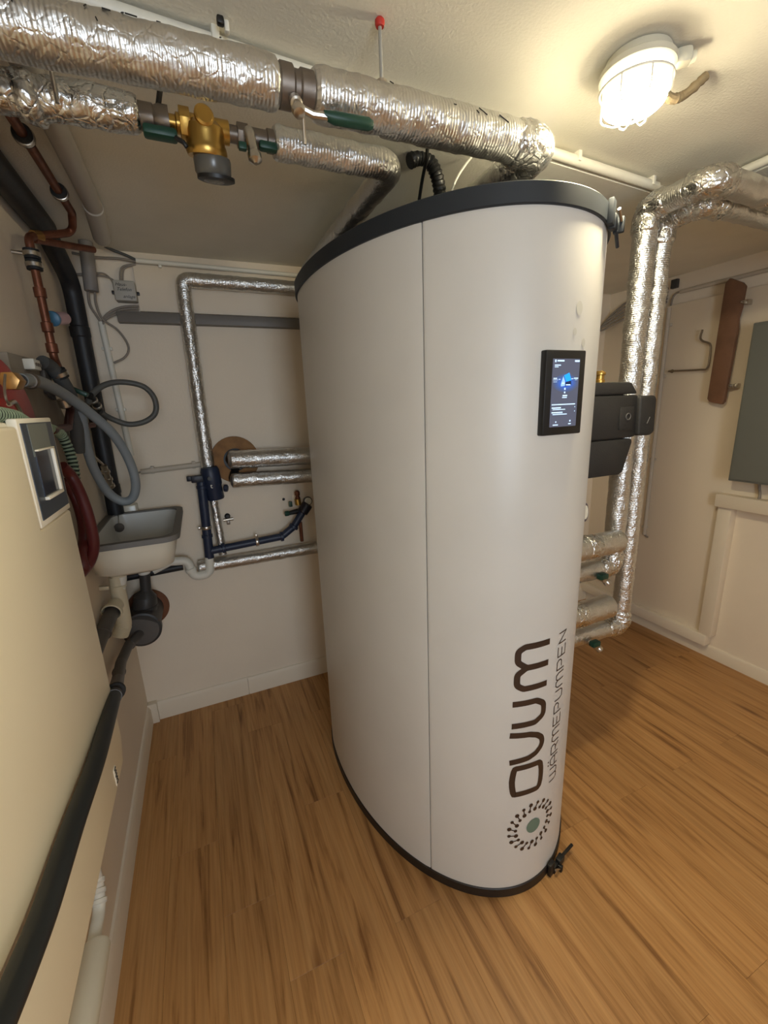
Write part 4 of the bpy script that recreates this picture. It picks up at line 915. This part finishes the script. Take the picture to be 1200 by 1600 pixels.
tag(MB().tube(pth, [.0115 + .0012 * math.sin(2 * math.pi * i * .002 / .0105) for i in range(len(pth))], 16).build('ribbed_hose', STRIPE), 'green and white ribbed hose behind the cream boiler top', 'hose')
red1 = [BX(96, 728, .075), BX(112, 745, .085), BX(128, 778, .10), BX(140, 815, .11), BX(146, 850, .115), BX(141, 875, .11), BX(128, 893, .10), BX(116, 905, .09)]
tag(MB().tube(spline(red1, 10), .0128, 16).build('hose', REDH), 'dark red rubber hose beside the sink, the strand nearest the sink', 'hose')
red2 = [BX(100, 750, .06), BX(116, 775, .07), BX(127, 808, .08), BX(131, 840, .09), BX(127, 868, .10), BX(133, 888, .105), BX(144, 868, .10)]
tag(MB().tube(spline(red2, 10), .0112, 16).build('hose', REDH), 'dark red rubber hose close to the boiler edge', 'hose')
# chrome tap on the wall under the hoses
tq = BY(162, 728, -.20)
tt = thing('water_tap', 'old chrome tap on the black pipe above the sink', 'tap', tq)
MB().tube([tq, tq + V((.004, .04, -.09))], .011, 14).build('body', NICKEL, tt)
MB().tube([tq + V((0, 0, .004)), BY(146, 713, -.22)], [.004, .0055], 8).build('lever', NICKEL, tt)
for k in (.25, .6, .9): MB().lathe([(.011, -.006), (.015, -.005), (.015, .005), (.011, .006)], tq + V((.004, .04, -.09)) * k, (.04, .4, -.9), 12).build('ring', NICKEL, tt)
lvq = thing('ball_valve', 'green handled valve tucked behind the pale hose', 'valve', BY(126, 612, -.42))
MB().box(BY(124, 612, -.40), (.05, .03, .014), Matrix.Rotation(.5, 3, 'Y')).build('handle', GREEN, lvq, bevel=.004)
MB().tube([BY(140, 618, -.36), BY(156, 640, -.28)], .012, 12).build('body', BLACK, lvq)
for k in (.3, .7): MB().lathe([(.0125, -.005), (.0145, -.004), (.0145, .004), (.0125, .005)], BY(140, 618, -.36).lerp(BY(156, 640, -.28), k), BY(156, 640, -.28) - BY(140, 618, -.36), 12).build('ring', NICKEL, lvq)

# ================================================================== SINK
SX0, SX1, SY0, SY1, SZ = -.008, .278, -.562, -.045, 1.052
sk = thing('utility_sink', 'white enamel utility sink with grey rim in the corner', 'sink', ((SX0 + SX1) / 2, (SY0 + SY1) / 2, .92))
def rrect(x0, x1, y0, y1, z, r, n=6):
    out = []
    for cx, cy, a0 in ((x1 - r, y1 - r, 0), (x0 + r, y1 - r, 90), (x0 + r, y0 + r, 180), (x1 - r, y0 + r, 270)):
        for k in range(n + 1):
            a = math.radians(a0 + 90 * k / n); out.append(V((cx + r * math.cos(a), cy + r * math.sin(a), z)))
    return out
def loft(loops, close_last=True, close_first=False):
    mb = MB(); n = len(loops[0])
    for lp in loops: mb.v += lp
    for i in range(len(loops) - 1):
        for k in range(n): mb.f.append((i * n + k, i * n + (k + 1) % n, (i + 1) * n + (k + 1) % n, (i + 1) * n + k))
    if close_last: mb.f.append(tuple((len(loops) - 1) * n + k for k in range(n)))
    if close_first: mb.f.append(tuple(range(n))[::-1])
    return mb
i_ = .028
loft([rrect(SX0 + .004, SX1 - .014, SY0 + .016, SY1 - .01, SZ - .004, .05), rrect(SX0 + .006, SX1 - .020, SY0 + .022, SY1 - .012, SZ - .05, .055), rrect(SX0 + .012, SX1 - .034, SY0 + .045, SY1 - .025, SZ - .112, .06), rrect(SX0 + .035, SX1 - .062, SY0 + .085, SY1 - .05, SZ - .132, .05),
      ]).build('basin_outside', ENAMEL, sk, sharp=60)
loft([rrect(SX0 + .022, SX1 - .024, SY0 + .026, SY1 - .024, SZ - .002, .045), rrect(SX0 + .030, SX1 - .034, SY0 + .040, SY1 - .034, SZ - .07, .05), rrect(SX0 + .05, SX1 - .06, SY0 + .075, SY1 - .06, SZ - .118, .05)]).build('basin_inside', ENAMELI, sk, sharp=60)
lp_o = rrect(SX0, SX1, SY0, SY1, SZ - .014, .05); lp_o2 = rrect(SX0, SX1, SY0, SY1, SZ + .004, .05); lp_i2 = rrect(SX0 + .022, SX1 - .022, SY0 + .024, SY1 - .024, SZ + .004, .045); lp_i = rrect(SX0 + .022, SX1 - .022, SY0 + .024, SY1 - .024, SZ - .014, .045)
loft([lp_o, lp_o2, lp_i2, lp_i, lp_o], close_last=False).build('rim', RIM, sk, sharp=40)
pq = BY(161, 820, SY1 - .05)
pl = MB().lathe([(.002, 0), (.0185, .002), (.0185, .008), (.006, .010)], V((.035, SY1 - .062, SZ - .046)), (.1, -1, .15), 20).build('plug', mat('plug_grey', (74, 66, 58), .5, .3), sk)
MB().tube([V((.035, SY1 - .055, SZ - .03)), V((.035, SY1 - .030, SZ + .004))], .002, 6).build('chain', NICKEL, pl)
MB().bb((.02, SY1, SZ - .05), (.10, YB, SZ + .03)).build('backplate', ENAMEL, sk, bevel=.006)
# drains below the sink
tr = thing('sink_trap', 'cream plastic trap hanging under the sink', 'trap', BY(190, 985, -.36))
TQ = .02
def tw(px, py, y=-.36): return BY(px, py, y)
MB().tube([V((.062, -.36, .93)), tw(190, 905), tw(186, 935)], .017, 18).build('outlet', WPLAST, tr)
MB().tube(fillet([tw(180, 900), tw(188, 940), tw(194, 975), tw(188, 992)], .03), [.022] * 1 + [.026] * 8 + [.028] * 8 + [.018], 20).build('bottle', mat('cream_plastic', (214, 202, 172), .45), tr)
CP_ = MATS['cream_plastic']
MB().lathe([(.026, .05), (.026, .018), (.033, .014), (.033, .002), (.029, 0), (.026, .006), (.025, .03)], tw(174, 958, -.44), tw(188, 935, -.36) - tw(168, 975, -.50), 28).build('socket', CP_, tr)
MB().box(tw(158, 919, -.38), (.05, .014, .014), Matrix.Rotation(.12, 3, 'Y')).build('wing', CP_, tr, bevel=.003)
for py in (915, 898): MB().lathe([(.021, -.005), (.026, -.004), (.026, .004), (.021, .005)], tw(185, py), (.1, 0, 1), 20).build('nut', CP_, tr)
gp = thing('waste_pipe', 'short fat grey waste pipe plugged into the cream trap', 'pipe', tw(160, 1000, -.5))
MB().tube(fillet([tw(177, 952, -.40), tw(168, 972, -.50), tw(155, 1000, -.58), tw(143, 1030, -.66)], .03), .0235, 20).build('pipe', GREYP, gp)
MB().lathe([(.0235, -.006), (.0265, -.004), (.0265, .004), (.0235, .006)], tw(160, 990, -.55), tw(143, 1030, -.66) - tw(168, 972, -.50), 20).build('socket_ring', GREYP, gp)
dt = thing('drain_branch', 'large grey drain branch with round end cap under the sink', 'pipe', (.07, -.2, .52))
dc = BY(222, 985, -.20)
MB().tube([V((dc.x + .004, YB, dc.z + .01)), dc], .066, 32).build('branch', GREYD, dt)
MB().lathe([(.066, 0), (.074, .004), (.074, .028), (.068, .032)], dc + V((0, .0, 0)), (0, 1, 0), 36).build('collar', GREYD, dt)
MB().lathe([(.0655, 0), (.064, .006), (.03, .007)], dc + V((0, .004, 0)), (0, -1, 0), 36).build('end_cap', GREYP, dt)
MB().lathe([(.074, 0), (.088, .002), (.088, .012), (.074, .014)], (dc.x + .006, YB - .014, dc.z + .01), (0, 1, 0), 36).build('wall_ring', mat('rust_ring', (118, 74, 48), .8), dt)
vt = BY(226, 897, -.11); vm = BY(228, 922, -.11); vl = BY(227, 943, -.11)
MB().tube([vt, vm, BY(227, 931, -.11), vl, dc + V((.0, .09, .0))], [.021, .021, .044, .047, .047], 26).build('upright', GREYD, dt)
MB().lathe([(.047, -.006), (.050, -.004), (.050, .004), (.047, .006)], BY(227, 948, -.11), (0, 0, 1), 28).build('socket_ring', GREYD, dt)
MB().lathe([(.019, 0), (.023, .004), (.023, .03), (.019, .034)], vt + V((0, 0, .0)), (0, 0, 1), 20).build('white_sleeve', WPLAST, dt)
# boiler drain: grey near the branch, black towards the camera
bdp = thing('boiler_drain', 'dark drain hose running past the cream boiler front to the floor drain branch', 'hose', (.15, -1.0, .8))
d0 = dc + V((-.012, -.002, -.012))
MB().tube(fillet([d0, BY(200, 1010, -.32), BY(189, 1035, -.46), BY(184, 1062, -.66), BX(177, 1090, .125)], .06), .0175, 20).build('grey_section', GREYP, bdp)
for p, q in ((BY(203, 1007, -.30), BY(200, 1012, -.32)), (BY(186, 1050, -.56), BY(184, 1062, -.66)), (BX(181, 1080, .122), BX(177, 1090, .125))):
    MB().lathe([(.0175, -.007), (.0205, -.005), (.0205, .005), (.0175, .007)], p, q - p, 20).build('socket_ring', RUBBER if p.y < -.7 else GREYP, bdp)
MB().tube(spline([BX(179, 1084, .124), BX(172, 1110, .13), BX(150, 1188, .138), BX(114, 1290, .139), BX(71, 1420, .140), BX(30, 1525, .141), BX(-24, 1650, .142), BX(-90, 1800, .143)], 10), .0152, 20).build('black_section', mat('black_hose', (26, 30, 32), .42), bdp)

# ================================================================== CREAM BOILER
X0 = .12
BT = BX(80, 656, X0); BBm = BX(184, 1236, X0)
yf, zt_, zb_ = -1.035, 1.452, BX(150, 1400, X0).z
yn = -1.95
bo = thing('boiler', 'cream coloured wall boiler filling the left picture edge', 'boiler', (.05, -1.5, zb_))
MB().bb((XL, yn, zb_), (X0 - .012, yf - .004, zt_ - .004)).build('casing', CREAMW, bo, bevel=.008)
dv = BX(40, 720, X0)
py0 = BX(27, 663, X0).y; py1 = BX(84, 668, X0).y; pz0 = BX(80, 812, X0).z; pz1 = BX(60, 664, X0).z
MB().prism([(X0 - .012, yn, zb_), (X0 - .012, yf - .03, zb_), (X0 - .012, yf, zb_ + .05), (X0 - .012, yf, pz0 - .006), (X0 - .012, py0 - .006, pz0 - .006), (X0 - .012, py0 - .006, zt_ - .012), (X0 - .012, yn, zt_ - .012)], (.012, 0, 0)).build('front_door', CREAM, bo, bevel=.006, bseg=3)
fr = MB().bb((X0 - .014, py0 - .004, pz0 - .004), (X0 + .001, yf, zt_)).build('control_frame', CREAMW, bo, bevel=.003)
NAVY = mat('control_navy', (50, 58, 70), .35); GRYP = mat('control_grey', (120, 124, 116), .45)
MB().bb((X0, py0 + .006, pz0 + .008), (X0 + .0025, yf - .010, zt_ - .008)).build('control_panel', NAVY, fr)
wq0 = BX(52, 712, X0); wq1 = BX(76, 700, X0); wq2 = BX(90, 768, X0); wq3 = BX(64, 780, X0)
MB().bb((X0 + .0025, wq0.y - .006, wq0.z - .002), (X0 + .0035, wq1.y + .004, zt_ - .010)).build('grey_field', GRYP, fr)
z0w, z1w = wq2.z + .004, wq1.z
wf_ = MB()
for a, b_ in (((wq0.y, z0w - .006), (wq1.y + .002, z0w)), ((wq1.y - .008, z0w), (wq1.y + .002, z1w)), ((wq0.y, z1w), (wq1.y + .002, z1w + .003))): wf_.bb((X0, a[0], a[1]), (X0 + .009, b_[0], b_[1]))
wf_.build('window_frame', CREAMW, fr, bevel=.0012)
MB().bb((X0 + .002, wq0.y, z0w), (X0 + .0042, wq1.y - .008, z1w)).build('display_window', mat('dark_window', (44, 48, 58), .12), fr)
bq = BX(181, 1210, X0)
bgd = MB().bb((X0 - .001, bq.y - .012, bq.z - .02), (X0 + .0012, bq.y + .006, bq.z + .02)).build('badge', CREAMW, bo, bevel=.0005)
for k in range(5): MB().tube([(X0 + .0016, bq.y - .009 + .003 * (k % 2), bq.z - .016 + .008 * k), (X0 + .0016, bq.y + .002, bq.z - .014 + .008 * k)], .0012, 5).build('badge_mark', BLACK, bgd)
# white pipes under the boiler
lp = thing('insulated_pipe', 'white plastic pipe with a fat white sleeve low on the left wall', 'pipe', (.03, -1.4, .36))
xp = .016
e0 = BX(152, 1378, xp); e1 = BX(157, 1420, xp); e2_ = BX(146, 1480, xp); e3 = BX(139, 1500, xp); e4 = BX(110, 1650, xp)
zz0 = (e2_.z + e3.z) / 2
MB().tube(fillet([e0 + V((0, 0, .05)), e0, V((xp, e1.y, zz0)), V((xp, e4.y - .3, zz0 - .005))], .04), .0135, 16).build('pipe', WPLAST, lp)
for q in (.1, .5, .9): MB().lathe([(.0135, -.006), (.0175, -.004), (.0175, .004), (.0135, .006)], e0.lerp(V((xp, e1.y, zz0)), q) + V((0, 0, .01)), (0, -.8, -.6), 16).build('elbow_ring', WPLAST, lp)
MB().lathe([(.012, 0), (.025, .002), (.028, .008), (.028, .5)], V((xp + .006, e2_.y + .004, zz0 - .006)), (0, -1, -.01), 24).build('sleeve', mat('white_sleeve_foam', (228, 222, 204), .8), lp)
